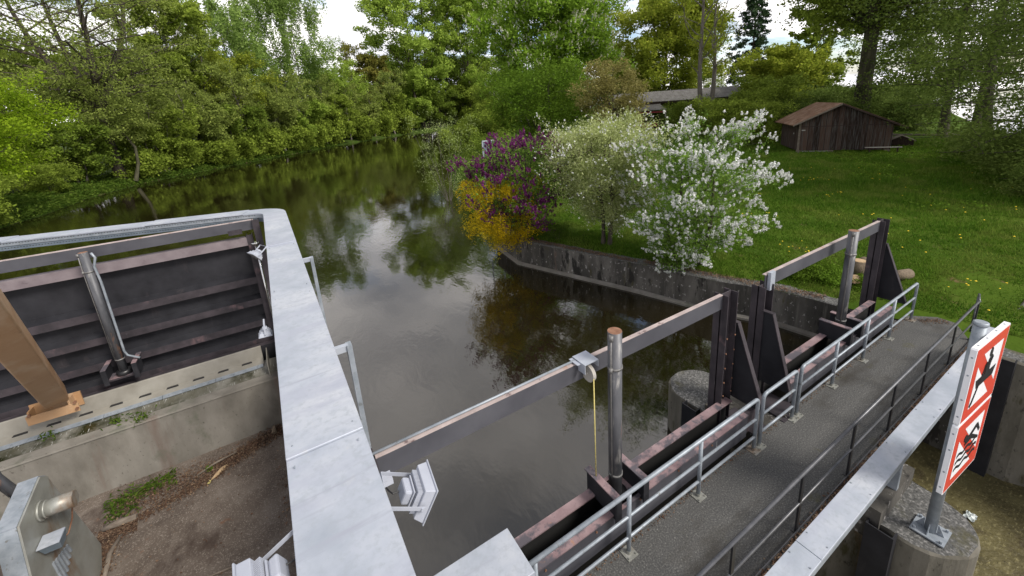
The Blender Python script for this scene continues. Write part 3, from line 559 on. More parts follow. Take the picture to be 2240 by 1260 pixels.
# ------------------------------------------------------------------ big raised gate on the left
def weir_left():
    g = empty('gate_frame', (-4.5, 14.8, -1.4), 'tall ribbed dark steel sluice gate with hoist tube above the spillway lip', 'gate frame', 'dark steel gate frames along the weir')
    MB().box(-12, -.86, 15.10, 15.13, -1.45, 2.66).build('gate_plate', [M['charcoal']], g)
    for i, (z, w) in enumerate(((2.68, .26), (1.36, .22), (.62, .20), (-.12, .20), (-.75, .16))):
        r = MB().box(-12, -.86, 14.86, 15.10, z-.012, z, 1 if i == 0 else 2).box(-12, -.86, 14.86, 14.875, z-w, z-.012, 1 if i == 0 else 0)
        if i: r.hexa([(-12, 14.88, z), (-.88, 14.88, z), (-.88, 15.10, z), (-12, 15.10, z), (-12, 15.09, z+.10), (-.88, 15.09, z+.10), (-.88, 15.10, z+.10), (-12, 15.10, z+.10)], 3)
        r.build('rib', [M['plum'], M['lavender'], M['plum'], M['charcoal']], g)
    MB().box(-.88, -.72, 14.84, 14.86, -1.4, 2.75).box(-.88, -.86, 14.86, 15.1, -1.4, 2.75).box(-.74, -.72, 14.86, 15.1, -1.4, 2.75).build('end_stile', [M['plum']], g)
    for x in (-1.0,): MB().box(x-.30, x+.05, 14.70, 14.72, 2.85, 3.0).build('stop_plate', [M['plum']], g)
    MB().box(-12, -.60, 14.72, 14.735, 2.93, 3.22, 0).box(-12, -.60, 14.72, 14.84, 3.22, 3.235, 1).build('top_beam', [M['webgrey'], M['peach']], g)
    MB().box(-.64, -.46, 14.6, 14.62, -1.4, 3.24).box(-.64, -.625, 14.62, 14.86, -1.4, 3.24).box(-.48, -.46, 14.62, 14.86, -1.4, 3.24).build('post', [M['plum']], g)
    MB().tube([(-.68, 14.55, 2.55), (-.68, 14.55, -.9)], .028, 10).tube([(-.68, 14.55, 2.5), (-.68, 14.55, 2.56)], .11, 16).build('guide_rod', [M['chrome']], g, smooth=True)
    MB().box(-12, -.60, 14.42, 14.44, -1.36, -.80, 0).box(-12, -.60, 14.42, 14.60, -.80, -.785, 1).build('girder', [M['charcoal'], M['plum']], g)
    hoist(g, -4.42, 14.5, 3.15, z0=-.35); hoist_bracket(g, -4.42, 14.52, z0=-.45, hw=.32, h=.36)
    # conduit elbow beside the tube
    MB().tube([(-4.25, 14.42, 3.12), (-4.20, 14.42, 2.98), (-4.27, 14.42, 2.75), (-4.24, 14.4, 2.3), (-4.26, 14.4, .25), (-4.22, 14.4, .1), (-3.98, 14.35, -.05)], .028, 8).build('conduit', [M['galvdark']], g, smooth=True)
    l = empty('overflow_lip', (-5, 14.2, -1.3), 'grey beige angled steel lip with slots lying on the spillway crest', 'steel lip')
    MB().hexa([(-12, 14.30, -1.18), (-1.18, 14.30, -1.18), (-1.18, 14.34, -1.18), (-12, 14.34, -1.18), (-12, 14.36, -.78), (-1.18, 14.36, -.78), (-1.18, 14.40, -.76), (-12, 14.40, -.76)]).build('lip_plate', [M['beige']], l, bevel=.008)
    MB().hexa([(-12, 14.06, -1.26), (-1.18, 14.06, -1.26), (-1.18, 14.32, -1.22), (-12, 14.32, -1.22), (-12, 14.06, -1.235), (-1.18, 14.06, -1.235), (-1.18, 14.32, -1.17), (-12, 14.32, -1.17)]).build('lip_foot', [M['beige']], l)
    for i in range(16):
        x = -1.45-i*.62; MB().prism([(x, -1.225), (x-.06, -1.165), (x-.30, -1.165), (x-.36, -1.225)], 'y', 14.235, 14.32).build('slot', [M['black']], l)
    for i in range(9):
        x0 = -1.2-i*1.25
        b = MB().hexa([(x0-1.24, 13.93, -1.285), (x0, 13.93, -1.285), (x0, 14.06, -1.262), (x0-1.24, 14.06, -1.262), (x0-1.24, 13.93, -1.268), (x0, 13.93, -1.268), (x0, 14.06, -1.235), (x0-1.24, 14.06, -1.235)])
        for k in range(4): b.tube([(x0-.16-k*.31, 13.99, -1.25), (x0-.16-k*.31, 13.99, -1.235)], .02, 6)
        b.build('clamp_strip', [M['galvdark']], l)
    st = empty('steel_strut', (-5.7, 14.3, -.8), 'thick tan orange box beam slanting up from its bolted bracket at the left edge', 'beam')
    a = Vector((-5.72, 14.15, -.40)); b_ = Vector((-3.72, 8.2, 4.40))
    MB().beam(a, b_, .44, .44).build('box_beam', [M['orange']], st, bevel=.03)
    MB().box(-6.28, -5.32, 14.0, 14.03, -.90, -.66).box(-6.28, -5.32, 14.30, 14.34, -.90, -.50).box(-6.24, -6.20, 14.03, 14.3, -.90, -.55).box(-5.50, -5.46, 14.03, 14.3, -.90, -.52).build('foot_bracket', [M['orange']], st)
    for q in ((-5.36, 14.02, -.62), (-5.36, 14.02, -.80), (-6.2, 14.02, -.62)): MB().tube([q, (q[0], q[1]-.07, q[2])], .035, 6).build('bolt', [M['rust']], st)
weir_left()

# ------------------------------------------------------------------ trays
TRZ = 3.4
def tray_path():
    c = []
    for y in np.linspace(-.6, 14.35, 16): c.append((0.005, y))
    R = .85; cx, cy = .005-R, 14.35; a1 = R_(73)
    for a in np.linspace(0, a1, 10)[1:]: c.append((cx+R*math.cos(a), cy+R*math.sin(a)))
    e = c[-1]; d = (-math.sin(a1), math.cos(a1))
    for t in (1, 2.5, 4.5, 6.5, 9, 12): c.append((e[0]+d[0]*t, e[1]+d[1]*t))
    return c
def ribbon(path, l, r, z0, z1, name, mats, parent, sag=None, top=0):
    n = len(path); v = []; f = []
    for i, (x, y) in enumerate(path):
        a = path[max(i-1, 0)]; b = path[min(i+1, n-1)]; L_ = math.hypot(b[0]-a[0], b[1]-a[1]); nx, ny = (b[1]-a[1])/L_, -(b[0]-a[0])/L_
        v += [(x+nx*l, y+ny*l, z0), (x+nx*r, y+ny*r, z0), (x+nx*r, y+ny*r, z1), (x+nx*l, y+ny*l, z1)]
    for i in range(n-1):
        for k in range(4): f.append((i*4+k, i*4+(k+1) % 4, (i+1)*4+(k+1) % 4, (i+1)*4+k))
    f += [(0, 1, 2, 3), ((n-1)*4+3, (n-1)*4+2, (n-1)*4+1, (n-1)*4)]
    m = MB(); m.v = v; m.f = f; m.m = [0]*len(f); return m.build(name, mats, parent)
def cut(path, s0, s1):
    """sub-path by arc length"""
    out = []; acc = 0
    for a, b in zip(path[:-1], path[1:]):
        L_ = math.hypot(b[0]-a[0], b[1]-a[1])
        for t in ([0] if not out else []):
            if acc <= s0 <= acc+L_: u = (s0-acc)/L_; out.append((a[0]+(b[0]-a[0])*u, a[1]+(b[1]-a[1])*u))
        if out:
            if acc+L_ < s1 and acc+L_ > s0: out.append(b)
            elif acc <= s1 <= acc+L_: u = (s1-acc)/L_; out.append((a[0]+(b[0]-a[0])*u, a[1]+(b[1]-a[1])*u)); break
        acc += L_
    return out
def trays():
    t = empty('cable_tray', (0, 6, TRZ-.3), 'broad galvanised cable tray running from the bottom edge and bending left over the spillway gate', 'cable tray', 'galvanised cable trays')
    P = tray_path(); fr = math.hypot
    cuts = [.0, 3.32+.6, 7.1+.6, 10.3+.6, 14.1+.6, 15.6+.6, 18.2+.6, 21.6+.6, 27]
    for i, (a, b) in enumerate(zip(cuts[:-1], cuts[1:])):
        seg = cut(P, a, b-.004)
        up = .018 if i % 2 else 0
        sec = ribbon(seg, -.30, .30, TRZ-.045+up, TRZ+up, 'cover_plate', [M['galv']], t)
        bv = sec.modifiers.new('bevel', 'BEVEL'); bv.width = .004; bv.segments = 1; bv.limit_method = 'ANGLE'
    sd = MB()
    ribbon(P, -.285, -.265, TRZ-.15, TRZ-.05, 'side_rail', [M['galvdark']], t)
    ribbon(P, -.285, -.25, TRZ-.27, TRZ-.165, 'side_rail', [M['bluegalv']], t)
    ribbon(P, .265, .285, TRZ-.27, TRZ-.05, 'side_rail', [M['galvdark']], t)
    ribbon(P, -.26, .26, TRZ-.275, TRZ-.265, 'tray_base', [M['galvdark']], t)
    # slot perforations along the visible side of the far run
    q = cut(P, 15.8, 27); pf = MB(); acc = 0
    for a, b in zip(q[:-1], q[1:]):
        L_ = fr(b[0]-a[0], b[1]-a[1]); dx, dy = (b[0]-a[0])/L_, (b[1]-a[1])/L_; s = 0
        while s < L_-.05:
            for z in (TRZ-.085, TRZ-.215):
                x, y = a[0]+dx*s-dy*.288, a[1]+dy*s+dx*.288
                pf.hexa([(x, y, z), (x+dx*.035, y+dy*.035, z), (x+dx*.035-dy*.0, y+dy*.035+.004, z), (x, y+.004, z), (x, y, z+.018), (x+dx*.035, y+dy*.035, z+.018), (x+dx*.035, y+dy*.035+.004, z+.018), (x, y+.004, z+.018)])
            s += .07
    tag(pf.build('perforation', [M['black']], t), kind='stuff')
    for y in (.5, 3.2, 3.45, 6.9, 7.3, 10.1, 10.5, 13.0):
        for x in (-.24, .24): MB().tube([(x, y, TRZ+.002), (x, y, TRZ+.024)], .0065, 8).build('rivet', [M['galvdark']], t)
    # support stands on the right side
    for y in (4.95, 8.95):
        s = MB().box(.30, .46, y-.035, y+.035, TRZ-.12, TRZ-.04, 1)
        s.box(.44, .50, y-.06, y+.06, -.2, TRZ-.041, 0)
        s.box(.30, .52, y-.035, y-.03, TRZ-.30, TRZ-.12, 0) if 0 else None
        s.build('support_stand', [M['galvdark'], M['galv']], t)
    for y in (1.2, 13.2):
        MB().box(-.05, .05, y-.05, y+.05, -.2, TRZ-.28).build('support_stand', [M['galvdark']], t)
    b = empty('cable_tray', (5, 1.5, .4), 'narrow galvanised cable tray running beside the dark handrail behind the signs', 'cable tray', 'galvanised cable trays')
    y0, y1, z = 1.365, 1.64, .75
    xs = [1.0, 4.6, 8.55, 12.7]
    for i, (a, c) in enumerate(zip(xs[:-1], xs[1:])):
        MB().box(a, c-.004, y0, y1, z-.03+(.005 if i % 2 else 0), z+(.005 if i % 2 else 0)).build('cover_plate', [M['galv']], b, bevel=.004)
    MB().box(1.0, 12.7, y0+.012, y0+.02, z-.16, z-.03).box(1, 12.7, y0+.008, y0+.014, z-.075, z-.06).build('side_rail', [M['galvdark']], b)
    MB().box(1.0, 12.7, y1-.02, y1-.012, z-.16, z-.03).box(1, 12.7, y0+.02, y1-.02, z-.165, z-.158).build('side_rail', [M['galvdark']], b)
    for x in (7.3, 12.4): MB().box(x-.04, x+.04, y0+.05, y1-.05, -.3, z-.165).build('support_stand', [M['galvdark']], b)
    for x in (2, 3.3, 4.4, 4.8, 6, 7.2, 8.4, 8.7, 10, 11.3):
        for y in (y0+.03, y1-.03): MB().tube([(x, y, z+.002), (x, y, z+.013)], .009, 8).build('rivet', [M['galvdark']], b)
    c = empty('duct_cover', (1.1, 3.1, .0), 'short galvanised duct cover with square end over the railing at the bottom', 'duct cover')
    MB().box(.3, 1.62, 2.80, 3.37, 1.22, 1.28).build('cover_plate', [M['galv']], c, bevel=.006)
    MB().box(.32, 1.60, 2.82, 3.35, .95, 1.218).build('duct_box', [M['galvdark']], c)
    MB().box(1.5, 1.56, 2.9, 3.25, 0, .95).build('leg_plate', [M['galvdark']], c)
trays()

# ------------------------------------------------------------------ railings
def bend(pts, r=.09, n=5):
    out = [Vector(pts[0])]
    for a, b, c in zip(pts[:-2], pts[1:-1], pts[2:]):
        a, b, c = Vector(a), Vector(b), Vector(c); p = b+(a-b).normalized()*r; q = b+(c-b).normalized()*r
        for i in range(n+1): t = i/n; out.append(p*(1-t)**2+b*2*t*(1-t)+q*t*t)
    out.append(Vector(pts[-1])); return out
def grey_rail(x0, x1, posts, label, cx0=True, cx1=True, corner=.09):
    y = 3.03; r = .03
    e = empty('railing', ((x0+x1)/2, y, 0), label, 'railing', 'grey tubular railings on the weir side of the walkway')
    pts = ([(x0, y, 0)] if cx0 else [])+[(x0, y, 1.05), (x1, y, 1.05)]+([(x1, y, 0)] if cx1 else [])
    MB().tube(bend(pts) if len(pts) > 2 else pts, r, 12).build('handrail', [M['galvdark']], e, smooth=True)
    for z in (.65, .29): MB().tube([(x0, y, z), (x1, y, z)], .022, 10).build('middle_rail', [M['galvdark']], e, smooth=True)
    for x in posts: MB().tube([(x, y, 0), (x, y, 1.04)], r, 12).build('post', [M['galvdark']], e, smooth=True)
    for x in sorted(set(list(posts)+([x0] if cx0 else [])+([x1] if cx1 else []))):
        b = MB().box(x-.09, x+.09, y-.09, y+.09, .0, .014)
        for i in (-1, 1):
            for j in (-1, 1): b.tube([(x+i*.065, y+j*.065, .014), (x+i*.065, y+j*.065, .032)], .012, 6)
        b.tube([(x, y, .014), (x, y, .06)], .036, 12).build('foot_plate', [M['weathergalv']], e)
def railings():
    grey_rail(.6, 6.29, (1.76, 3.26, 4.77), 'long grey railing section in front of the nearer gate frame', cx0=False)
    grey_rail(6.46, 7.56, (), 'short grey railing section between the two gate frames')
    grey_rail(7.73, 13.5, (9.16, 10.62, 12.08), 'long grey railing section in front of the farther gate frame')
    y = 1.94
    e = empty('railing', (8, y, 0), 'dark thin handrail with flat posts along the downstream edge of the walkway', 'railing')
    X0, X1 = .7, 13.4
    MB().tube([(X0, y, 1.0), (X1, y, 1.0), (X1+.05, y, .98)], .024, 10).build('handrail', [M['darkrail']], e, smooth=True)
    MB().tube([(X0, y, .5), (X1, y, .5)], .018, 8).build('middle_rail', [M['darkrail']], e, smooth=True)
    MB().box(X0, X1, y-.03, y-.02, .0, .05).build('toe_rail', [M['darkrail']], e)
    for x in (.62, 2.2, 3.8, 5.4, 6.99, 8.58, 10.2, 11.8, 13.4):
        MB().box(x-.03, x+.03, y-.012, y+.012, -.02, .985).box(x-.06, x+.06, y-.04, y+.04, 0, .012).build('post', [M['black']], e)
    x = 13.4
    MB().tube([(x, y, .99), (13.95, 2.05, .97)], .02, 8).tube([(13.95, 2.05, -.05), (13.95, 2.05, .98)], .022, 8).tube([(x, y, .5), (13.95, 2.05, .5)], .016, 8).build('end_return', [M['darkrail']], e, smooth=True)
railings()

# ------------------------------------------------------------------ navigation signs
def sign():
    root = empty('navigation_sign', (7.18, .98, -.28), 'tall post with two red and white waterway prohibition boards, rowing above swimming', 'sign')
    p = MB().tube([(7.18, .985, -.26), (7.18, .985, 3.02)], .064, 22).tube([(7.18, .985, 3.02), (7.18, .985, 3.03), (7.18, .985, 3.06), (7.18, .985, 3.065)], [.070, .074, .070, .054], 22).build('pole', [M['galvdark']], root, smooth=True)
    b = MB().box(7.0, 7.36, .80, 1.16, -.282, -.262)
    for i in (-1, 1):
        for j in (-1, 1): b.tube([(7.18+i*.14, .98+j*.14, -.262), (7.18+i*.14, .98+j*.14, -.225)], .018, 6)
    for a in range(4):
        dx, dy = math.cos(a*math.pi/2), math.sin(a*math.pi/2)
        b.hexa([(7.18+dx*.07-dy*.005, .985+dy*.07+dx*.005, -.262), (7.18+dx*.15-dy*.005, .985+dy*.15+dx*.005, -.262), (7.18+dx*.15+dy*.005, .985+dy*.15-dx*.005, -.262), (7.18+dx*.07+dy*.005, .985+dy*.07-dx*.005, -.262),
                (7.18+dx*.07-dy*.005, .985+dy*.07+dx*.005, -.12), (7.18+dx*.08-dy*.005, .985+dy*.08+dx*.005, -.12), (7.18+dx*.08+dy*.005, .985+dy*.08-dx*.005, -.12), (7.18+dx*.07+dy*.005, .985+dy*.07-dx*.005, -.12)])
    b.build('base_plate', [M['galvdark']], root)
    th = R_(-3.5); ux, uy = math.cos(th), math.sin(th); nx, ny = math.sin(th), -math.cos(th)   # face normal towards -Y
    W = 1.10; ox, oy = 6.635, .885
    def P(u, w, d): return (ox+ux*u+nx*d, oy+uy*u+ny*d, w)
    def flat(name, poly, d0, d1, m, par, z0):
        n = len(poly); v = [P(u, z0+w, d0) for u, w in poly]+[P(u, z0+w, d1) for u, w in poly]
        f = [tuple(range(n))[::-1], tuple(range(n, 2*n))]+[(i, (i+1) % n, n+(i+1) % n, n+i) for i in range(n)]
        o = MB(); o.v = v; o.f = f; o.m = [0]*len(f); return o.build(name, [m], par)
    def blob(u, w, a, b_, rot, n=14):
        return [(u+a*math.cos(t)*math.cos(rot)-b_*math.sin(t)*math.sin(rot), w+a*math.cos(t)*math.sin(rot)+b_*math.sin(t)*math.cos(rot)) for t in np.linspace(0, 2*math.pi, n, endpoint=False)]
    for z0, kind in ((1.875, 0), (.80, 1)):
        H = 1.06; c = .02
        body = flat('sign_board', [(c, 0), (W-c, 0), (W, c), (W, H-c), (W-c, H), (c, H), (0, H-c), (0, c)], -.055, 0, M['white'], root, z0)
        body.name = 'sign_board'
        m = .025
        flat('red_field', [(m, m), (W-m, m), (W-m, H-m), (m, H-m)], .001, .003, M['red'], body, z0)
        # white triangles left and right of the diagonal bar
        k = .165
        A, B, C_ = (k+.06, H-k), (W-k, H-k), (W-k, k+.12)
        flat('white_field', [(k+.13, H-k), (W-k, H-k), (W-k, k+.13)], .004, .005, M['white'], body, z0)
        flat('white_field', [(k, H-k-.13), (k, k), (W-k-.13, k)], .004, .005, M['white'], body, z0)
        if kind == 0:      # rower in a boat with an oar
            flat('symbol', [(.26, .43), (.80, .43), (.86, .56), (.20, .56)][::-1], .006, .008, M['black'], body, z0)
            flat('symbol', blob(.55, .84, .055, .065, 0), .006, .008, M['black'], body, z0)
            flat('symbol', [(.47, .56), (.61, .56), (.62, .66), (.67, .74), (.60, .80), (.52, .76), (.48, .66)], .0085, .0095, M['black'], body, z0)
            flat('symbol', [(.62, .76), (.42, .69), (.43, .655), (.64, .72)], .0085, .0095, M['black'], body, z0)
            flat('symbol', [(.50, .72), (.24, .22), (.20, .18), (.16, .21), (.20, .26), (.47, .73)], .0085, .0095, M['black'], body, z0)
        else:              # swimmer above waves
            flat('symbol', blob(.40, .70, .055, .055, 0), .006, .008, M['black'], body, z0)
            flat('symbol', [(.46, .60), (.74, .72), (.86, .60), (.90, .63), (.76, .79), (.70, .79), (.44, .68)], .006, .008, M['black'], body, z0)
            flat('symbol', [(.40, .58), (.60, .60), (.84, .50), (.86, .54), (.62, .67), (.42, .65)], .0085, .0095, M['black'], body, z0)
            for q in (0, 1, 2):
                w0 = .50-q*.105; L1 = [(.20+i*.05, w0+.022*math.sin(i*1.15)+.025) for i in range(15)]; L2 = [(u, w-.045) for u, w in L1]
                flat('symbol', L1+L2[::-1], .006, .008, M['black'], body, z0)
        for zc in (.06, H-.06): flat('corner_clip', [(-.004, zc-.05), (.07, zc-.05), (.07, zc+.05), (-.004, zc+.05)], -.059, -.057, M['galvdark'], body, z0)
        bb = MB().box(7.05, 7.31, .955, 1.0, z0+.2, z0+.24).box(7.05, 7.31, .955, 1.0, z0+.8, z0+.84).build('clamp', [M['galvdark']], root)
        for w in (.12, .36, .7, .94):
            a = P(-.001, z0+w, -.028); MB().tube([a, (a[0]-.005, a[1], a[2])], .01, 8).build('rivet', [M['galvdark']], body)
        for u in (.12, .4, .7, .98):
            a = P(u, z0+H+.001, -.028); MB().tube([a, (a[0], a[1], a[2]+.005)], .01, 8).build('rivet', [M['galvdark']], body)
sign()

# ------------------------------------------------------------------ floodlights
def floodlight(loc, dirx, tilt, label, rz=0, k=.74):
    """loc: lamp centre; the tray edge is .3 m behind"""
    o = empty('floodlight', loc, label, 'floodlight', 'grey floodlights bracketed to the tray')
    def build(name, mb, m, par, sm=False, bevel=0):
        c, s = math.cos(tilt), math.sin(tilt); nv = []
        for (x, y, z) in mb.v:
            x, y, z = x*k, y*k, z*k
            X, Z = x*c+z*s, -x*s+z*c
            nv.append((loc[0]+dirx*X*math.cos(rz)-y*math.sin(rz), loc[1]+y*math.cos(rz)+dirx*X*math.sin(rz), loc[2]+Z))
        mb.v = nv; return mb.build(name, [m], par, bevel=bevel, smooth=sm)
    h = MB()
    def frus(x0, x1, y, z, y2, z2): h.hexa([(x0, -y, -z), (x0, y, -z), (x0, y, z), (x0, -y, z), (x1, -y2, -z2), (x1, y2, -z2), (x1, y2, z2), (x1, -y2, z2)])
    frus(-.02, .08, .18, .155, .205, .18); frus(.0801, .095, .222, .197, .222, .197)
    hs = build('housing', h, M['lamp'], o, bevel=.008)
    build('lens', MB().box(.0952, .099, -.2, .2, -.175, .175), M['lampglass'], hs)
    f = MB()
    for i in range(17):
        y = -.145+i*.018; f.box(-.075, -.0205, y-.0035, y+.0035, -.12, .12)
    build('heat_sink', f, M['lamp'], hs)
    build('gasket', MB().box(-.098, -.082, -.115, .115, -.085, .085), M['lamp'], hs, bevel=.003)
    build('driver_box', MB().box(-.18, -.0985, -.105, .105, -.075, .075), M['lamp'], o, bevel=.016)
    br = MB()
    for s in (-1, 1): br.box(-.36, .03, s*.222-.003, s*.222+.003, -.02, .02)
    br.box(-.366, -.36, -.225, .225, -.02, .02)
    for s in (-1, 1): br.tube([(.0, s*.225, 0), (.0, s*.24, 0)], .016, 8)
    build('yoke', br, M['lamp'], o)
    build('cable', MB().tube([(-.18, .03, -.03), (-.24, .03, -.06), (-.30, .02, -.02), (-.35, 0, .03)], .008, 6), M['black'], o)
floodlight((-.50, 2.50, 3.25), -1, R_(24), 'large light grey floodlight left of the tray at the bottom edge', R_(4), .80)
floodlight((.53, 2.62, 3.22), 1, R_(30), 'light grey floodlight right of the tray, above the water', R_(-6), .74)
floodlight((-.42, 6.25, 3.24), -1, R_(86), 'flat floodlight edge-on left of the tray near the overflow lip end', 0, .42)
floodlight((-.50, 10.1, 3.34), -1, R_(38), 'small floodlight left of the tray in front of the gate end post', R_(25), .62)

# ------------------------------------------------------------------ steel housing lower left
def housing():
    o = empty('steel_housing', (-4.8, 9.6, -3), 'weathered galvanised steel housing with a round pin and small lamp at the lower left corner', 'machine housing')
    poly = [(9.99, .03), (10.18, -.12), (10.30, -.6), (10.89, -2.61), (10.55, -3.0), (8.3, -3.0), (9.03, -.16)]
    MB().prism(poly, 'x', -4.63, -4.60).build('side_plate', [M['weathergalv']], o, bevel=.004)
    q = [(10.0, .035), (9.03, -.155), (8.3, -3.0)]
    f = MB()
    for a, b in zip(q[:-1], q[1:]):
        f.beam((-4.76, a[0], a[1]), (-4.76, b[0], b[1]), .26, .02, up=(0, b[1]-a[1], a[0]-b[0]))
    f.beam((-4.76, 10.0, .035), (-4.76, 10.19, -.115), .26, .02, up=(0, .6, .8))
    f.build('top_flange', [M['galvdark']], o)
    MB().prism([(10.62, -.62), (10.66, -.62), (11.15, -3), (10.3, -3), (10.0, -2)], 'x', -4.92, -4.90).prism([(10.62, -.60), (10.64, -.60), (11.15, -3), (11.1, -3)], 'x', -5.25, -4.92).build('rear_plate', [M['galvdark']], o)
    c = MB().tube([(-4.60, 9.62, -.42), (-4.14, 9.62, -.42)], .145, 28).tube([(-4.60, 9.62, -.42), (-4.56, 9.62, -.42)], .18, 28).tube([(-4.53, 9.62, -.42), (-4.50, 9.62, -.42)], .157, 28).build('pin', [M['weathergalv']], o, smooth=True)
    s = MB().hexa([(-4.55, 9.18, -.98), (-4.33, 9.18, -.98), (-4.33, 9.36, -.98), (-4.55, 9.36, -.98), (-4.58, 9.12, -.80), (-4.30, 9.12, -.80), (-4.30, 9.42, -.80), (-4.58, 9.42, -.80)])
    s.build('lamp_body', [M['bluegalv']], o); MB().hexa([(-4.59, 9.10, -.80), (-4.30, 9.10, -.80), (-4.30, 9.40, -.78), (-4.59, 9.40, -.78), (-4.59, 9.10, -.785), (-4.30, 9.10, -.785), (-4.30, 9.40, -.765), (-4.59, 9.40, -.765)]).build('lamp_hood', [M['galv']], o)
    MB().tube([(-4.3, 9.78, -.72), (-4.4, 9.9, -1.0), (-4.5, 9.85, -1.25), (-4.55, 9.6, -1.2), (-4.5, 9.4, -1.0)], .014, 6).build('cable', [M['rust']], o, smooth=True)
    lv = MB()
    for i in range(6):
        y = 9.38+i*.10; lv.hexa([(-4.60, y, -1.95+i*.05), (-4.60, y+.06, -1.95+i*.05), (-4.575, y+.05, -1.95+i*.05), (-4.575, y+.01, -1.95+i*.05), (-4.60, y-.05, -1.35-i*.03), (-4.60, y+.01, -1.35-i*.03), (-4.575, y+.0, -1.35-i*.03), (-4.575, y-.04, -1.35-i*.03)])
    lv.build('louvre', [M['galvdark']], o)
    MB().box(-7.5, -4.90, 8.3, 8.34, -3, -.30).box(-7.5, -4.9, 8.3, 9.0, -.30, -.28).box(-7.5, -4.7, 8.28, 8.31, -.75, -.30).build('front_box', [M['bluegalv']], o)
    MB().box(-7.3, -5.3, 8.24, 8.28, -2.6, -1.0).build('access_door', [M['weathergalv']], o)
    MB().hexa([(-6.2, 9.2, -.6), (-5.2, 9.2, -.6), (-5.2, 9.22, -.6), (-6.2, 9.22, -.6), (-6.0, 9.9, -.1), (-5.6, 9.9, -.1), (-5.6, 9.92, -.1), (-6.0, 9.92, -.1)]).hexa([(-6.4, 9.6, -.9), (-5.3, 9.6, -.9), (-5.3, 9.62, -.9), (-6.4, 9.62, -.9), (-6.4, 10.2, -.3), (-6.0, 10.2, -.3), (-6.0, 10.22, -.3), (-6.4, 10.22, -.3)]).build('rib_plate', [M['bluegalv']], o)
    h = empty('hydraulic_cylinder', (-5.0, 10.1, -.6), 'shiny hydraulic cylinder entering the steel housing from the left edge', 'hydraulic cylinder')
    MB().tube([(-5.6, 9.85, 1.1), (-5.12, 10.0, .32)], .05, 12).build('rod', [M['chrome']], h, smooth=True)
    MB().tube([(-5.18, 9.98, .42), (-5.12, 10.0, .32), (-5.10, 10.0, .29), (-4.85, 10.12, -.75)], [.07, .115, .085, .085], 16).build('barrel', [M['rusttube']], h, smooth=True)
    w = empty('grey_pipe', (-6.2, 9.5, -1), 'grey pipe lying behind the steel housing at the left edge', 'pipe')
    MB().tube([(-7.5, 9.35, -.75), (-4.8, 9.6, -.85)], .14, 14).build('pipe_body', [M['galvdark']], w, smooth=True)
housing()

# ------------------------------------------------------------------ loose items on the floors
def leaves_cloud(C, n, spread, size, rg, flat=0, aspect=.5, normal_up=.0):
    """n leaf quads gaussian-scattered round centres C (k,3+); returns verts, faces"""
    C = np.asarray(C, float); idx = rg.integers(0, len(C), n)
    c = C[idx, :3]+rg.normal(0, 1, (n, 3))*(np.asarray(spread)[idx][:, None] if np.ndim(spread) else spread)*np.array([1, 1, .8 if not flat else flat])
    return quads(c, size, rg, aspect, normal_up)
def quads(c, size, rg, aspect=.5, up=0.):
    n = len(c); a = rg.normal(0, 1, (n, 3)); a[:, 2] *= (1-up)
    a /= np.linalg.norm(a, axis=1)[:, None]
    b = rg.normal(0, 1, (n, 3)); b[:, 2] *= (1-up); b -= (b*a).sum(1)[:, None]*a; b /= np.linalg.norm(b, axis=1)[:, None]
    s = size*rg.uniform(.4, 1.4, n)[:, None]
    v = np.stack([c-a*s*.5, c+b*s*aspect*.5-a*s*.05, c+a*s*.5, c-b*s*aspect*.5-a*s*.05], 1).reshape(-1, 3)
    return v, np.arange(4*n).reshape(n, 4)
def litter(name, regions, n, size, m, label, seed, z=-2.99, thick=.03, aspect=.5):
    rg = np.random.default_rng(seed); C = []; S_ = []
    for (x0, y0, x1, y1, w, wt) in regions:
        k = int(n*wt); t = rg.random(k); off = rg.normal(0, w, k); L_ = math.hypot(x1-x0, y1-y0) or 1
        C.append(np.column_stack([x0+(x1-x0)*t-(y1-y0)/L_*off, y0+(y1-y0)*t+(x1-x0)/L_*off, z+np.abs(rg.normal(0, thick, k))]))
    c = np.concatenate(C); v, f = quads(c, size, rg, aspect, .65); return tag(link(name, v, f, m), label, kind='stuff')
def twig(name, pts, r, m, label, cat, group=None):
    o = MB().tube(pts, r, 8).build(name, [m], loc=pts[0], smooth=True); return tag(o, label, cat, group)
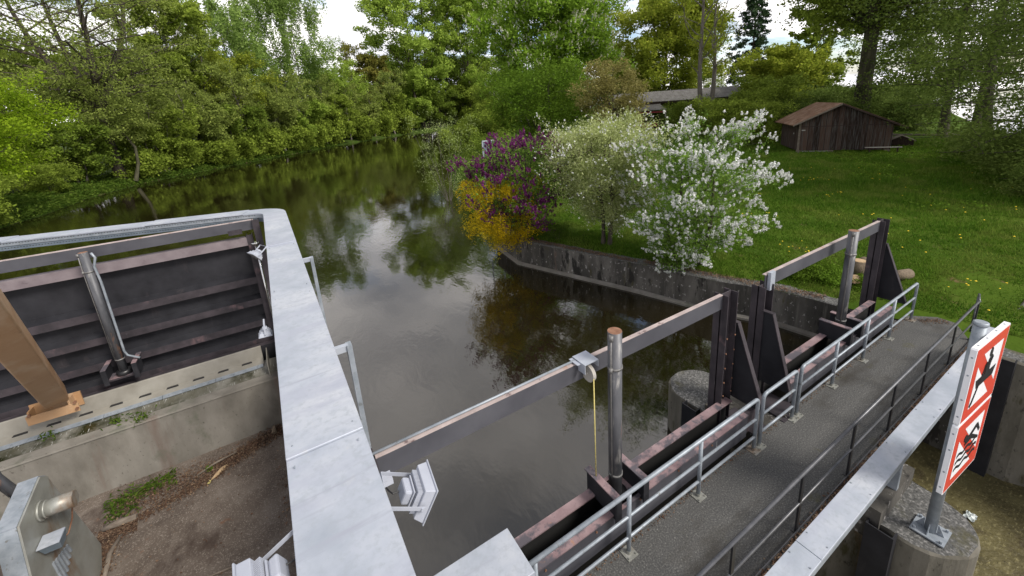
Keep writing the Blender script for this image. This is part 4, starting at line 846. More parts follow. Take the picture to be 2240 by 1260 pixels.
def debris():
    litter('leaf_litter', [(-1.0, 13.0, -2.8, 12.3, .16, .34), (-2.8, 12.3, -4.9, 12.4, .30, .22), (-4.2, 11.6, -4.9, 11.5, .14, .18), (-4.6, 10.4, -4.7, 11.6, .10, .10), (-2.5, 12.2, -4.2, 11.7, .10, .10), (-.9, 9.6, -.9, 11.0, .15, .03), (-4.6, 9.5, -.8, 13, 2.0, .03)],
           12000, .05, M['litter'], 'brown leaf and twig litter along the foot of the spillway wall', 3)
    litter('leaf_litter', [(.8, 1.86, 13.2, 1.86, .035, .8), (8, 1.80, 13.3, 1.78, .05, .2)], 5200, .045, M['litter'], 'reddish dead leaves along the toe of the dark handrail', 5, z=.006, thick=.012)
    litter('leaf_litter', [(1.5, 3.12, 13.6, 3.12, .03, .7), (13.6, 2.9, 14.1, 2.5, .08, .3)], 1500, .03, M['litter'], 'bits of leaf and grit along the weir side edge of the walkway', 15, z=.006, thick=.006)
    litter('leaf_litter', [(11.8, 10.6, 10.1, 16.2, .10, .5), (13.7, 5.0, 12.0, 10.5, .12, .5)], 5000, .05, M['litter'], 'dead leaves on top of the retaining wall', 7, z=-.14, thick=.01)
    litter('washed_up_weed', [(-3.6, 12.75, -5.0, 12.5, .16, .75), (-2.75, 12.45, -2.9, 12.4, .06, .06), (-4.3, 12.3, -4.9, 12.1, .2, .19)], 650, .13, M['plants'], 'green waterweed washed against the spillway wall foot', 9, thick=.06, aspect=.3)
    for (x, y, s) in ((-4.6, 13.6, 1), (-4.05, 13.35, 2), (-6.0, 13.9, 3)):
        rg = np.random.default_rng(s); c = np.array([[x, y, -1.3]]); v, f = leaves_cloud(c, 90, .10, .11, rg, aspect=.3)
        lab = {1: 'small green weed sprout on the crest, upper of the pair', 2: 'small green weed tuft hanging over the crest edge, lower of the pair', 3: 'tiny weed tuft on the wet crest near the left edge'}[s]
        tag(link('weed_tuft', v, f, M['plants'], loc=(x, y, -1.3)), lab, 'weed', 'weeds on the spillway crest')
    twig('driftwood', [(-4.85, 11.75, -2.93), (-4.55, 11.72, -2.90), (-4.22, 11.70, -2.92)], [.05, .085, .07], M['greywood'], 'thick short driftwood log on the brown floor near the steel housing', 'driftwood', 'driftwood on the spillway floor')
    twig('driftwood', [(-4.45, 11.35, -2.96), (-4.55, 10.9, -2.95), (-4.5, 10.3, -2.96)], [.035, .05, .04], M['greywood'], 'long thin driftwood pole beside the steel housing', 'driftwood', 'driftwood on the spillway floor')
    twig('driftwood', [(-2.2, 12.62, -2.9), (-2.7, 12.5, -2.9), (-3.1, 12.35, -2.95)], [.02, .03, .02], M['greywood'], 'bent branch lying in the leaf litter below the spillway wall', 'driftwood', 'driftwood on the spillway floor')
    twig('driftwood', [(-1.22, 13.0, -2.8), (-1.25, 12.8, -2.9)], [.05, .07], M['logbark'], 'orange broken wood stump in the litter beside the tray', 'driftwood', 'driftwood on the spillway floor')
    twig('driftwood', [(-1.9, 8.95, -2.97), (-2.6, 9.05, -2.97), (-3.0, 8.9, -2.97)], [.012, .02, .012], M['greywood'], 'thin stick on the brown floor at the bottom edge', 'driftwood', 'driftwood on the spillway floor')
    fi = empty('dead_fish', (-2.62, 12.1, -2.98), 'pale yellow dead fish or husk lying on the brown spillway floor', 'fish')
    MB().tube([(-2.42, 12.3, -2.95), (-2.52, 12.2, -2.94), (-2.64, 12.06, -2.94), (-2.76, 11.95, -2.95)], [.015, .05, .05, .012], 10).build('body', [M['logend']], fi, smooth=True)
    MB().hexa([(-2.76, 11.95, -2.96), (-2.80, 11.96, -2.96), (-2.84, 11.86, -2.96), (-2.78, 11.85, -2.96), (-2.76, 11.95, -2.95), (-2.80, 11.96, -2.95), (-2.84, 11.86, -2.95), (-2.78, 11.85, -2.95)]).build('tail', [M['rope']], fi)
    # crumpled foil on the channel bed
    rg = np.random.default_rng(5); n = 9; v = []
    for i in range(n):
        for j in range(n): v.append((11.3+(i-4)*.03+rg.uniform(-.015, .015), 1.05+(j-4)*.022+rg.uniform(-.015, .015), -2.96+rg.uniform(-.025, .03)))
    f = [(i*n+j, (i+1)*n+j, (i+1)*n+j+1, i*n+j+1) for i in range(n-1) for j in range(n-1)]
    tag(link('plastic_bag', v, f, M['plastic'], loc=(11.3, 1.05, -2.97)), 'crumpled silvery plastic scrap on the algae bed right of the sign', 'litter')
debris()

# ------------------------------------------------------------------ vegetation
def envelope(t, kind):
    if kind == 'round': return math.sqrt(max(0, 1-(2*t-1)**2))*.9+.12
    if kind == 'spread': return (math.sin(math.pi*min(1, t*.85+.12))**.6)
    if kind == 'column': return .55+.45*math.sin(math.pi*min(1, t+.05))
    if kind == 'cone': return 1.02-t
    if kind == 'vase': return .35+.65*min(1, t*1.6)*(1 if t < .8 else 1-(t-.8)*2.2)
    return 1
def curve(a, b, bow, rg, k=5, wob=.04):
    a, b = np.array(a, float), np.array(b, float); L_ = np.linalg.norm(b-a); out = []
    w = rg.normal(0, wob*L_, 3)
    for i in range(k):
        t = i/(k-1); out.append(a+(b-a)*t+np.array([0, 0, bow*L_])*math.sin(math.pi*t)+w*math.sin(math.pi*t*1.6)*(1 if i < k-1 else .3))
    return out
def grow(H, R, seed, kind='round', cb=.25, nb=26, rise=.45, trunk_r=None, stems=1, sub=4, clump=.11, fork=0, wob=.03, lean=(0, 0), weep=0, trunk_top=.92, stem_spread=.35, br_=.40):
    rg = np.random.default_rng(seed); tr = trunk_r or H*.014; mb = MB(); cl = []
    tops = []
    for s in range(stems):
        a = s*2*math.pi/max(1, stems)+rg.uniform(0, .8); sp = 0 if stems == 1 else R*stem_spread*rg.uniform(.6, 1.2)
        base = np.array([math.cos(a)*tr*1.2*(stems > 1), math.sin(a)*tr*1.2*(stems > 1), -.3]); top = np.array([math.cos(a)*sp+lean[0], math.sin(a)*sp+lean[1], H*trunk_top*rg.uniform(.86, 1)])
        c = curve(base, top, 0, rg, 8, wob); r0 = tr/(1 if stems == 1 else stems**.5)
        if fork:      # one bole that splits into limbs at the fork height
            fp = np.array([lean[0]*.3, lean[1]*.3, H*fork]); b0 = np.array([0, 0, -.3]); r0 = tr*.8
            c = [b0, b0+(fp-b0)*.5, fp]+[fp+(top-fp)*t+np.array([math.cos(a), math.sin(a), 0])*R*.10*math.sin(math.pi*t) for t in (.2, .4, .6, .8, 1)]
        mb.tube(c, [r0*1.35]+[r0*(1-.82*i/7)**.9 for i in range(1, 8)], 8, caps=False); tops.append((c, r0))
    nb_ = nb
    for i in range(nb_):
        c, r0 = tops[i % len(tops)]
        t = cb+(.97-cb)*((i+rg.uniform(-.3, .3))/nb_); t = min(max(t, cb), .98); te = (t-cb)/(1-cb)
        k = t*7; j = min(int(k), 6); p = np.array(c[j])*(1-(k-j))+np.array(c[j+1])*(k-j)
        az = i*2.39996+rg.uniform(-.5, .5); L_ = R*envelope(te, kind)*rg.uniform(.62, 1.12)
        up = rise*L_*rg.uniform(.6, 1.4)
        e = p+np.array([math.cos(az)*L_, math.sin(az)*L_, up])
        if len(tops) > 1: e[:2] = e[:2]-p[:2]*.35
        e[2] = min(e[2], H*rg.uniform(.93, 1.02)); e[2] = max(e[2], H*cb*.5)
        br = curve(p, e, .06 if not weep else .18, rg, 5, .06); rb = max(r0*(1-.8*t)*br_, tr*.05)
        mb.tube(br, [rb*(1-.75*q/4) for q in range(5)], 5, caps=False)
        for q in range(sub):
            s_ = .38+.62*(q+rg.random())/sub; k2 = s_*4; j2 = min(int(k2), 3); p2 = br[j2]*(1-(k2-j2))+br[j2+1]*(k2-j2)
            d = rg.normal(0, 1, 3); d[2] = d[2]*.6+.35-(.9 if weep else 0); d /= np.linalg.norm(d)
            e2 = p2+d*L_*rg.uniform(.18, .42)
            mb.tube([p2, (p2+e2)/2+rg.normal(0, .02*L_, 3), e2], [rb*.35, rb*.22, rb*.08], 3, caps=False)
            cl.append((*e2, clump*R*rg.uniform(.6, 1.4))); cl.append((*((p2+e2)/2), clump*R*rg.uniform(.5, 1.0)))
            if weep: cl.append((*(e2-np.array([0, 0, R*weep*rg.uniform(.3, 1)])), clump*R*.6))
        cl.append((*e, clump*R*rg.uniform(.7, 1.3)))
    return mb, np.array(cl), rg
def clump_leaves(cl, n, size, rg, aspect=.5, up=.25, zs=.8):
    w = cl[:, 3]**2; idx = rg.choice(len(cl), n, p=w/w.sum())
    o = rg.normal(0, 1, (n, 3)); o /= np.linalg.norm(o, axis=1)[:, None]; o *= (rg.random(n)**.45)[:, None]*1.25
    c = cl[idx, :3]+o*cl[idx, 3][:, None]*np.array([1, 1, zs]); return quads(c, size, rg, aspect, up)
def blossoms(cl, n, rg, size, h, w, per, outer=3):
    """n panicles of small petals, standing on the outer leaf clumps"""
    c0 = cl[:, :3].mean(0); d = np.linalg.norm((cl[:, :3]-c0)*np.array([1, 1, .8]), axis=1); p = (d/d.max())**outer; idx = rg.choice(len(cl), n, p=p/p.sum())
    q = cl[idx, :3]-c0; q /= np.linalg.norm(q, axis=1)[:, None]+1e-6
    ctr = cl[idx, :3]+q*cl[idx, 3][:, None]*rg.uniform(.5, 1.1, n)[:, None]+rg.normal(0, .35, (n, 3))*cl[idx, 3][:, None]
    dr = q*.6+np.array([0, 0, .8])+rg.normal(0, .25, (n, 3)); dr /= np.linalg.norm(dr, axis=1)[:, None]
    t = rg.random((n, per)); rad = (1-t*.8)*w*rg.uniform(.2, 1, (n, per)); sc = rg.uniform(.6, 1.25, n)
    o = rg.normal(0, 1, (n, per, 3)); o /= np.linalg.norm(o, axis=2)[:, :, None]
    pts = ctr[:, None, :]+dr[:, None, :]*(t*h*sc[:, None])[:, :, None]+o*(rad*sc[:, None])[:, :, None]
    return quads(pts.reshape(-1, 3), size, rg, .8, 0)
TREES = {}
def plant(name, label, cat, loc, H, R, leaf, bark, seed, nleaf=6000, lsize=.4, group=None, aspect=.55, up=.25, bloom=None, parts=('trunk', 'crown'), zs=.8, rot=0, **kw):
    o = empty(name, loc, label, cat, group)
    mb, cl, rg = grow(H, R, seed, **kw)
    L = Vector(loc)
    t = link(parts[0], mb.v, mb.f, [bark], o, local=True, smooth=True)
    v, f = clump_leaves(cl, nleaf, lsize, rg, aspect, up, zs)
    c = link(parts[1], v, f, leaf, o, local=True)
    if bloom:
        bm, n, sz, h, w, per = bloom[:6]; v, f = blossoms(cl, n, rg, sz, h, w, per, *bloom[6:]); link('blossom', v, f, bm, o, local=True)
    o.rotation_euler.z = rot
    return o
def copy_plant(src, loc, sc, rz, label, group=None):
    c = src.copy(); COL.objects.link(c); c.location = loc; c.rotation_euler = (0, 0, rz); c.scale = sc; c['label'] = label
    if group: c['group'] = group
    for ch in src.children:
        k = ch.copy(); COL.objects.link(k); k.parent = c
    return c

def near_shrubs():
    plant('lilac_bush', 'large white flowering lilac, nearest shrub behind the retaining wall', 'shrub', (13.1, 9.25, -.15), 5.25, 2.35, M['lf_lilac'], M['barkgreen'], 11, 26000, .085, kind='round', cb=.14, nb=72, rise=.22, trunk_r=.20, stems=5, sub=6, clump=.115, stem_spread=.42, wob=.05, br_=.3,
          bloom=(M['bl_white'], 2500, .05, .09, .078, 26, 2.2), up=.1)
    plant('lilac_bush', 'low white lilac side shoots drooping over the retaining wall', 'shrub', (12.35, 9.1, -.15), 2.7, 1.35, M['lf_lilac'], M['barkgreen'], 21, 6500, .08, kind='round', cb=.08, nb=34, rise=.2, trunk_r=.05, stems=4, sub=5, clump=.13, stem_spread=.5, wob=.05, br_=.3,
          bloom=(M['bl_white'], 380, .05, .09, .075, 28), up=.1)
    plant('whitebeam_bush', 'silvery pale green round shrub between the purple and white lilacs', 'shrub', (12.4, 12.9, -.15), 5.7, 2.45, M['lf_willow'], M['bark'], 12, 60000, .10, kind='round', cb=.24, nb=80, rise=.35, trunk_r=.16, stems=3, sub=6, clump=.16, stem_spread=.35, aspect=.38, br_=.28,
          bloom=(M['bl_white'], 900, .045, .07, .05, 9))
    plant('lilac_bush', 'purple flowering lilac behind the yellow bush at the wall corner', 'shrub', (10.55, 16.6, -.15), 4.75, 2.5, M['lf_lilac'], M['bark'], 13, 30000, .095, kind='round', cb=.25, nb=64, rise=.2, trunk_r=.15, stems=3, sub=6, clump=.13, stem_spread=.45, br_=.3,
          bloom=(M['bl_purple'], 2400, .07, .15, .085, 26, 1.8), up=.1)
    plant('forsythia_bush', 'yellow flowering bush hanging over the wall corner to the water', 'shrub', (9.45, 16.8, -.2), 3.6, 1.9, M['lf_forsythia'], M['bark'], 14, 34000, .07, kind='round', cb=.05, nb=60, rise=.15, trunk_r=.06, stems=6, sub=5, clump=.14, stem_spread=.5, weep=.3, lean=(-.2, -.1))
    plant('willow_sapling', 'sparse greyish young willow shoots standing at the water left of the purple lilac', 'shrub', (13.2, 33.0, -1.5), 7.4, 2.6, M['lf_reed'], M['barkgrey'], 15, 3400, .13, kind='column', cb=.05, nb=44, rise=.9, trunk_r=.05, stems=8, sub=3, clump=.17, stem_spread=.8, aspect=.35)
    plant('bank_shrub', 'low green shrub on the bank just behind the purple lilac', 'shrub', (13.8, 22.5, -.4), 2.6, 2.2, M['lf_mid'], M['bark'], 22, 9000, .12, kind='round', cb=.03, nb=34, rise=.3, trunk_r=.05, stems=5, sub=4, clump=.18, stem_spread=.6)
    plant('bank_shrub', 'mid green shrub on the water bank between lilac and bright green bush', 'shrub', (19.5, 36.5, -.5), 4.2, 3.4, M['lf_deep'], M['bark'], 23, 12000, .18, kind='round', cb=.03, nb=34, rise=.3, trunk_r=.08, stems=5, sub=4, clump=.18, stem_spread=.6)
    plant('green_bush', 'dense bright green bush behind the purple lilac', 'shrub', (34.5, 49, -.2), 11.3, 6.6, M['lf_green2'], M['bark'], 16, 44000, .26, kind='round', cb=.03, nb=70, rise=.4, trunk_r=.2, stems=4, sub=5, clump=.17, stem_spread=.5)
    plant('blossom_tree', 'small buff coloured blossoming tree above the silvery shrub', 'tree', (36.6, 37, -.1), 11.6, 3.9, M['lf_beige'], M['bark'], 17, 22000, .24, kind='round', cb=.15, nb=44, rise=.4, trunk_r=.2, stems=2, clump=.17)
    plant('weed_clump', 'low leafy shrublet at the foot of the purple lilac', 'plant', (11.1, 14.9, -.15), .75, .7, M['plants'], M['bark'], 18, 1600, .08, kind='round', cb=.05, nb=20, rise=.5, trunk_r=.02, stems=3, clump=.2, parts=('stem', 'foliage'))
    plant('nettle_patch', 'dark green nettle patch on the lawn edge behind the farther gate beam', 'plant', (14.9, 5.9, -.15), .5, 1.0, M['lf_green2'], M['bark'], 19, 6500, .075, kind='spread', cb=.03, nb=46, rise=.15, trunk_r=.015, stems=6, clump=.14, parts=('stem', 'foliage'), br_=.2)
    plant('nettle_patch', 'small green weed patch beside the farther hoist tube and logs', 'plant', (15.2, 4.55, -.12), .4, .5, M['lf_green2'], M['bark'], 20, 1800, .07, kind='spread', cb=.03, nb=20, rise=.15, trunk_r=.012, stems=4, clump=.18, parts=('stem', 'foliage'), br_=.2)
near_shrubs()

def far_trees():
    G = 'trees on the left river bank'
    plant('maple_tree', 'bright yellow green maple at the left picture edge', 'tree', (-22.5, 55, -.4), 15.2, 7.0, M['lf_maple'], M['bark'], 31, 70000, 0.22, kind='round', cb=.18, nb=56, rise=.25, trunk_r=.35, clump=.13, group=G)
    plant('willow_bush', 'grey green low willow bush under the bright maple', 'shrub', (-20.5, 49, -.9), 6.0, 3.2, M['lf_mid'], M['barkgreen'], 32, 15750, .22, kind='round', cb=.1, nb=34, rise=.3, trunk_r=.12, stems=3, clump=.16)
    a = plant('alder_tree', 'tall open-crowned alder with twisting dark limbs beside the maple', 'tree', (-19.2, 86, -.4), 34, 13.5, M['lf_olive'], M['bark'], 33, 46000, 0.29, kind='round', cb=.20, nb=60, rise=.35, trunk_r=.8, br_=.5, clump=.10, wob=.05, stems=4, fork=.30, stem_spread=.55, group=G, sub=5)
    plant('alder_tree', 'leaning thin-trunked alder crossing in front of the twisting alder', 'tree', (-17.0, 83, -.5), 17, 6.5, M['lf_olive'], M['barkgreen'], 34, 15000, 0.3, kind='round', cb=.35, nb=26, rise=.2, trunk_r=.22, clump=.13, lean=(-4.0, 1.0), wob=.05, group=G)
    # dense bushes down the bank, one after the other
    B = 'bushes along the left bank'
    ordn = ['nearest', 'second', 'third', 'fourth', 'fifth', 'sixth', 'seventh', 'eighth', 'ninth', 'tenth', 'eleventh', 'twelfth', 'thirteenth', 'fourteenth', 'fifteenth', 'sixteenth']
    row = [(-22.2, 81.0, 9, 4.5, 'lf_deep'), (-14.6, 92.5, 10, 5.2, 'lf_mid'), (-9.6, 102, 13, 5.4, 'lf_olive'), (-4.0, 109, 12, 6.0, 'lf_deep'), (3.0, 118.5, 17, 6.2, 'lf_olive'), (10.5, 128, 13, 6.4, 'lf_pop'),
           (20.4, 141, 15, 7.0, 'lf_mid'), (31.5, 157, 11, 7, 'lf_olive'), (45, 170, 16, 8, 'lf_mid'), (58.5, 180, 14, 8, 'lf_pop'), (75, 188.5, 18, 9, 'lf_deep'), (93, 193, 20, 11, 'lf_mid'), (112, 199, 20, 11, 'lf_deep'), (60, 200, 26, 12, 'lf_mid')]
    word = {'lf_deep': 'deep green', 'lf_mid': 'mid green', 'lf_olive': 'olive green', 'lf_pop': 'light green'}
    protos = {}
    for i, (x, y, h, r, m) in enumerate(row):
        k = (m, i % 2); lab = '%s leafy bush on the left bank, %s going upstream from the maple' % (word[m], ordn[i])
        if k not in protos:
            protos[k] = (plant('bank_bush', lab, 'bush', (x, y, -.5), h, r, M[m], M['barkgrey'], 40+i, 24000, .0042*math.hypot(x, y), group=B, kind='round', cb=.12, nb=44, rise=.4, trunk_r=.30, stems=5, clump=.13, stem_spread=.6, sub=5), h, r, math.hypot(x, y))
        else:
            p, h0, r0, d0 = protos[k]; copy_plant(p, (x, y, -.5), (r/r0, r/r0, h/h0), i*1.3, lab, B)
    # low overhanging shrubs at the waterline
    q = plant('waterside_shrub', 'low leafy shrub overhanging the left waterline, nearest of its row', 'bush', (-16.6, 87.5, -.9), 4.5, 3.6, M['lf_mid'], M['bark'], 60, 11375, .38, group='low shrubs at the left waterline', kind='round', cb=.03, nb=30, rise=.2, trunk_r=.1, stems=4, clump=.2, stem_spread=.7)
    pts = [(-12.2, 93.8), (-7.2, 99.6), (-2.4, 106.5), (3.0, 113.6), (8.6, 121.8), (14.5, 129.8), (20.4, 138.2), (30.5, 148.8), (41, 160), (52, 171)]
    for i, (x, y) in enumerate(pts):
        copy_plant(q, (x-.8, y+1.2, -.9), (1+i*.09, 1+i*.09, 1+i*.12), i*2.1, 'low leafy shrub overhanging the left waterline, %s of its row going upstream' % ordn[i+1], 'low shrubs at the left waterline')
    RS = 'low shrubs at the right waterline'
    for i, (x, y, sc) in enumerate(((28, 66, .9), (35, 77, 1.0), (42, 88, 1.1), (49, 99, 1.2), (56, 109, 1.4), (63, 119, 1.6), (70, 130, 1.8), (77, 141, 2.0), (84, 153, 2.2), (91, 165, 2.4), (98, 177, 2.6), (106, 180, 2.8))):
        copy_plant(q, (x+1.2, y-1.5, -.9), (sc, sc, sc*1.15), i*2.3, 'leafy shrub overhanging the right waterline, %s of its row going upstream' % ordn[i], RS)
    plant('sycamore_tree', 'bright yellow green tree among the bushes at the middle of the left bank', 'tree', (-3.5, 116, -.3), 25, 7.5, M['lf_yel'], M['bark'], 61, 24000, .42, kind='round', cb=.25, nb=44, rise=.4, trunk_r=.4, stems=2, clump=.13, fork=.2, group=G)
    plant('alder_tree', 'grey-barked alder with upright trunks left of the birches', 'tree', (-10, 108, -.3), 27, 7.5, M['lf_olive'], M['barkgrey'], 62, 20000, .38, kind='round', cb=.32, nb=40, rise=.5, trunk_r=.45, stems=3, clump=.11, fork=.12, group=G, stem_spread=.5)
    plant('alder_tree', 'yellowish alder with upright trunks right of the birches', 'tree', (24, 152, -.3), 27, 9, M['lf_pop'], M['bark'], 63, 22000, .5, kind='round', cb=.2, nb=44, rise=.6, trunk_r=.45, stems=3, clump=.12, group=G, stem_spread=.5)
    SG = 'slim trees along the left waterline'
    st = plant('slim_tree', 'slim tree with visible pale trunk at the left waterline, nearest of its row', 'tree', (-15.2, 91, -.5), 15, 3.6, M['lf_olive'], M['barkgrey'], 64, 6500, .30, kind='round', cb=.38, nb=28, rise=.6, trunk_r=.17, clump=.15, wob=.05, group=SG, br_=.4)
    for i, (x, y, sc) in enumerate(((-11.2, 96.5, 1.1), (-6.6, 102.6, .95), (-2.2, 108.8, 1.2), (5.6, 119.2, 1.1), (9.6, 124.8, 1.35), (17.6, 136, 1.2), (26.5, 147, 1.4), (37, 158, 1.3), (47, 167, 1.5))):
        copy_plant(st, (x, y, -.6), (sc, sc, sc*(1+.1*(i % 3))), i*2.4, 'slim tree with visible pale trunk at the left waterline, %s of its row going upstream' % ordn[i+1], SG)
    # taller trees behind
    plant('ash_tree', 'tall mid green tree with ascending branches right of the twisting alder', 'tree', (-11.5, 106, -.3), 35, 8.5, M['lf_mid'], M['barkgrey'], 71, 37800, 0.598, kind='round', cb=.2, nb=38, rise=.7, trunk_r=.4, clump=.11, group=G)
    plant('birch_tree', 'weeping birch with pale trunk, left one of the birches on the left bank', 'tree', (-2.4, 126, -.3), 40, 9.5, M['lf_birch'], M['barkgrey'], 72, 35700, 0.616, kind='round', cb=.3, nb=36, rise=.75, trunk_r=.36, clump=.095, weep=.35, zs=2.2, aspect=.4, group=G)
    plant('birch_tree', 'weeping birch cluster with hanging twigs beside the open sky gap', 'tree', (11.5, 140, -.3), 46, 12.5, M['lf_birch'], M['barkgrey'], 73, 49875, 0.672, kind='round', cb=.3, nb=46, rise=.75, trunk_r=.4, stems=3, clump=.085, weep=.35, zs=2.4, aspect=.4, group=G, stem_spread=.4)
    plant('young_tree', 'thin almost bare young tree below the sky gap', 'tree', (36, 180, -.3), 36, 6.5, M['lf_rust'], M['barkgrey'], 74, 7280, 0.66, kind='column', cb=.25, nb=34, rise=1.2, trunk_r=.3, stems=3, clump=.14, stem_spread=.5, group=G)
    plant('yellow_tree', 'yellow and bronze tinted tree between the sky gap and the poplars', 'tree', (45, 182, -.3), 32, 9, M['lf_rust'], M['bark'], 75, 21612, 0.78, kind='round', cb=.12, nb=40, rise=.8, trunk_r=.3, stems=3, clump=.13, group=G)
    plant('poplar_tree', 'huge light green poplar left of centre, left one of the pair', 'tree', (68, 188, -.3), 72, 23, M['lf_pop'], M['bark'], 76, 79800, 1.01, kind='round', cb=.14, nb=60, rise=.8, trunk_r=1.0, stems=2, clump=.095, group=G, stem_spread=.3)
    plant('poplar_tree', 'huge light green poplar at centre behind the chestnut, right one of the pair', 'tree', (97, 194, -.3), 68, 19, M['lf_pop'], M['bark'], 77, 59500, 1.01, kind='column', cb=.12, nb=54, rise=1.0, trunk_r=.9, stems=2, clump=.10, group=G, stem_spread=.3)
    # wood closing the view behind both banks
    W = 'trees of the wood behind the left bank'
    wp = plant('woodland_tree', 'dark green woodland tree behind the left bank, first from the left', 'tree', (-46, 82, 0), 24, 10, M['lf_deep'], M['bark'], 80, 15750, .60, group=W, kind='round', cb=.08, nb=40, rise=.5, trunk_r=.35, clump=.16)
    wp2 = plant('woodland_tree', 'mid green woodland tree behind the left bank, second from the left', 'tree', (-34, 95, 0), 24, 9, M['lf_mid'], M['bark'], 81, 15750, .60, group=W, kind='round', cb=.08, nb=40, rise=.6, trunk_r=.35, clump=.15)
    L = [(-38, 118), (-24, 116), (-30, 140), (-16, 128), (-8, 150), (3, 148), (14, 160), (25, 170), (36, 196), (52, 205), (70, 214), (88, 216), (104, 216), (122, 216)]
    for i, (x, y) in enumerate(L):
        s = 1+.02*i+(.25 if 9 < i else 0)
        copy_plant(wp if i % 2 else wp2, (x, y, 0), (s, s, s*(.85 if i in (5, 6, 7, 8) else 1.05)), i*1.7, '%s green woodland tree behind the left bank, %s from the left' % ('dark' if i % 2 else 'mid', ordn[i+2]), W)
    # right bank
    RG = 'trees on the right bank'
    plant('chestnut_tree', 'big horse chestnut full of cream flower candles, right of centre', 'tree', (45.1, 60.5, -.1), 29, 11.2, M['lf_chest'], M['bark'], 90, 89250, 0.522, kind='round', cb=.10, nb=70, rise=.3, trunk_r=.5, clump=.125, bloom=(M['bl_candle'], 3200, .24, .65, .13, 9, 1), group=RG)
    plant('bank_tree', 'light green bush tree at the water left of the chestnut', 'tree', (60, 104, -.4), 16, 6.5, M['lf_mid'], M['bark'], 91, 21000, .45, kind='round', cb=.05, nb=40, rise=.5, trunk_r=.25, stems=3, clump=.15, group=RG)
    plant('bank_tree', 'dark overhanging tree above the far water channel', 'tree', (84, 148, -.4), 24, 9, M['lf_deep'], M['bark'], 92, 21000, .6, kind='round', cb=.04, nb=40, rise=.3, trunk_r=.3, clump=.15, group=RG)
    plant('bank_tree', 'mid green tree filling the gap behind the chestnut trunk', 'tree', (62, 84, -.2), 15, 6.5, M['lf_mid'], M['bark'], 93, 17500, .45, kind='round', cb=.05, nb=40, rise=.5, trunk_r=.25, clump=.15, group=RG)
    plant('maple_tree', 'broad yellow green maple behind the barn', 'tree', (92, 74, 0), 31, 14, M['lf_yel'], M['bark'], 94, 67200, 0.676, kind='round', cb=.06, nb=60, rise=.35, trunk_r=.5, clump=.125, group=RG)
    plant('twin_stem_tree', 'sparse grey tree with two rising stems in front of the barn', 'tree', (62.2, 41.8, -.1), 27, 7.5, M['lf_yel'], M['barkgrey'], 95, 4550, .32, kind='vase', cb=.35, nb=26, rise=.9, trunk_r=.62, br_=.45, stems=2, clump=.10, stem_spread=.55, group=RG)
    plant('spruce_tree', 'dark narrow spruce between the maple and the big poplar', 'tree', (121.8, 69.1, 0), 42, 8.5, M['needles'], M['bark'], 96, 28000, .55, kind='cone', cb=.08, nb=110, rise=-.35, trunk_r=.35, sub=3, clump=.085, zs=.5, wob=0, trunk_top=1.0, group=RG)
    plant('slender_tree', 'slender green tree left of the big poplar, sky showing through', 'tree', (96, 41, 0), 30, 5.5, M['lf_mid'], M['barkgrey'], 97, 17062, 0.65, kind='column', cb=.1, nb=40, rise=.8, trunk_r=.25, stems=2, clump=.12, group=RG)
    plant('broad_tree', 'dense yellow green tree just left of the shed roof', 'tree', (82, 41, 0), 13, 7, M['lf_yel'], M['bark'], 98, 31850, 0.504, kind='round', cb=.05, nb=44, rise=.4, trunk_r=.3, clump=.14, group=RG)
    plant('poplar_tree', 'massive thick-trunked poplar right behind the wooden shed', 'tree', (64.5, 22.6, -.1), 34, 14.5, M['lf_mid'], M['barkgreen'], 99, 72000, 0.391, kind='round', cb=.30, nb=80, rise=.25, trunk_r=1.15, stems=4, clump=.11, wob=.025, group=RG, sub=5, trunk_top=.95, fork=.36, stem_spread=.5, br_=.35)
    plant('ash_tree', 'dark ash with level branches right of the big poplar', 'tree', (62, 14.2, -.3), 30, 11, M['lf_dark'], M['barkgreen'], 100, 26250, .28, kind='spread', cb=.22, nb=52, rise=.12, trunk_r=.42, br_=.25, clump=.13, zs=.45, group=RG)
    plant('ash_tree', 'dark ash nearest the pole fence', 'tree', (55, 9.6, -.3), 27, 10, M['lf_dark'], M['barkgreen'], 101, 26250, .26, kind='spread', cb=.16, nb=52, rise=.08, trunk_r=.36, br_=.25, clump=.13, zs=.45, group=RG, lean=(1, 1.5))
    plant('ash_tree', 'dark ash with hanging foliage at the right picture edge', 'tree', (42, 5.0, -.4), 24, 9.5, M['lf_dark'], M['barkgreen'], 102, 42000, .20, kind='spread', cb=.08, nb=70, rise=.05, trunk_r=.33, br_=.25, clump=.14, zs=.5, group=RG)
    plant('ash_tree', 'nearest dark ash overhanging the lawn corner on the right', 'tree', (36.5, 1.2, -.6), 17, 7.5, M['lf_dark'], M['barkgreen'], 103, 38500, .17, kind='spread', cb=.06, nb=60, rise=.05, trunk_r=.28, br_=.25, clump=.14, zs=.5, group=RG)
    plant('ash_tree', 'slim leaning ash trunk with dark crown behind the pole fence', 'tree', (70, 13.5, -.4), 32, 9.5, M['lf_dark'], M['barkgreen'], 104, 21000, .32, kind='spread', cb=.2, nb=44, rise=.12, trunk_r=.4, br_=.25, clump=.13, zs=.5, group=RG)
    HB = 'bushes between barn and shed'
    hb = plant('garden_bush', 'green bush between barn and shed, nearest the white lilac', 'bush', (47.5, 29.5, -.1), 5.6, 3.2, M['lf_mid'], M['bark'], 110, 15750, .20, group=HB, kind='round', cb=.03, nb=34, rise=.4, trunk_r=.08, stems=4, clump=.17)
    for i, (x, y, s, lab) in enumerate(((50.5, 27.2, .9, 'green bush between barn and shed, touching the shed corner'), (56, 32, 1.15, 'green bush between barn and shed, behind the others'), (60, 43.5, 1.0, 'green bush at the foot of the two-stemmed grey tree'), (66, 34, 1.5, 'larger green bush behind the shed roof ridge'))):
        copy_plant(hb, (x, y, -.1), (s, s, s), i*1.9, lab, HB)
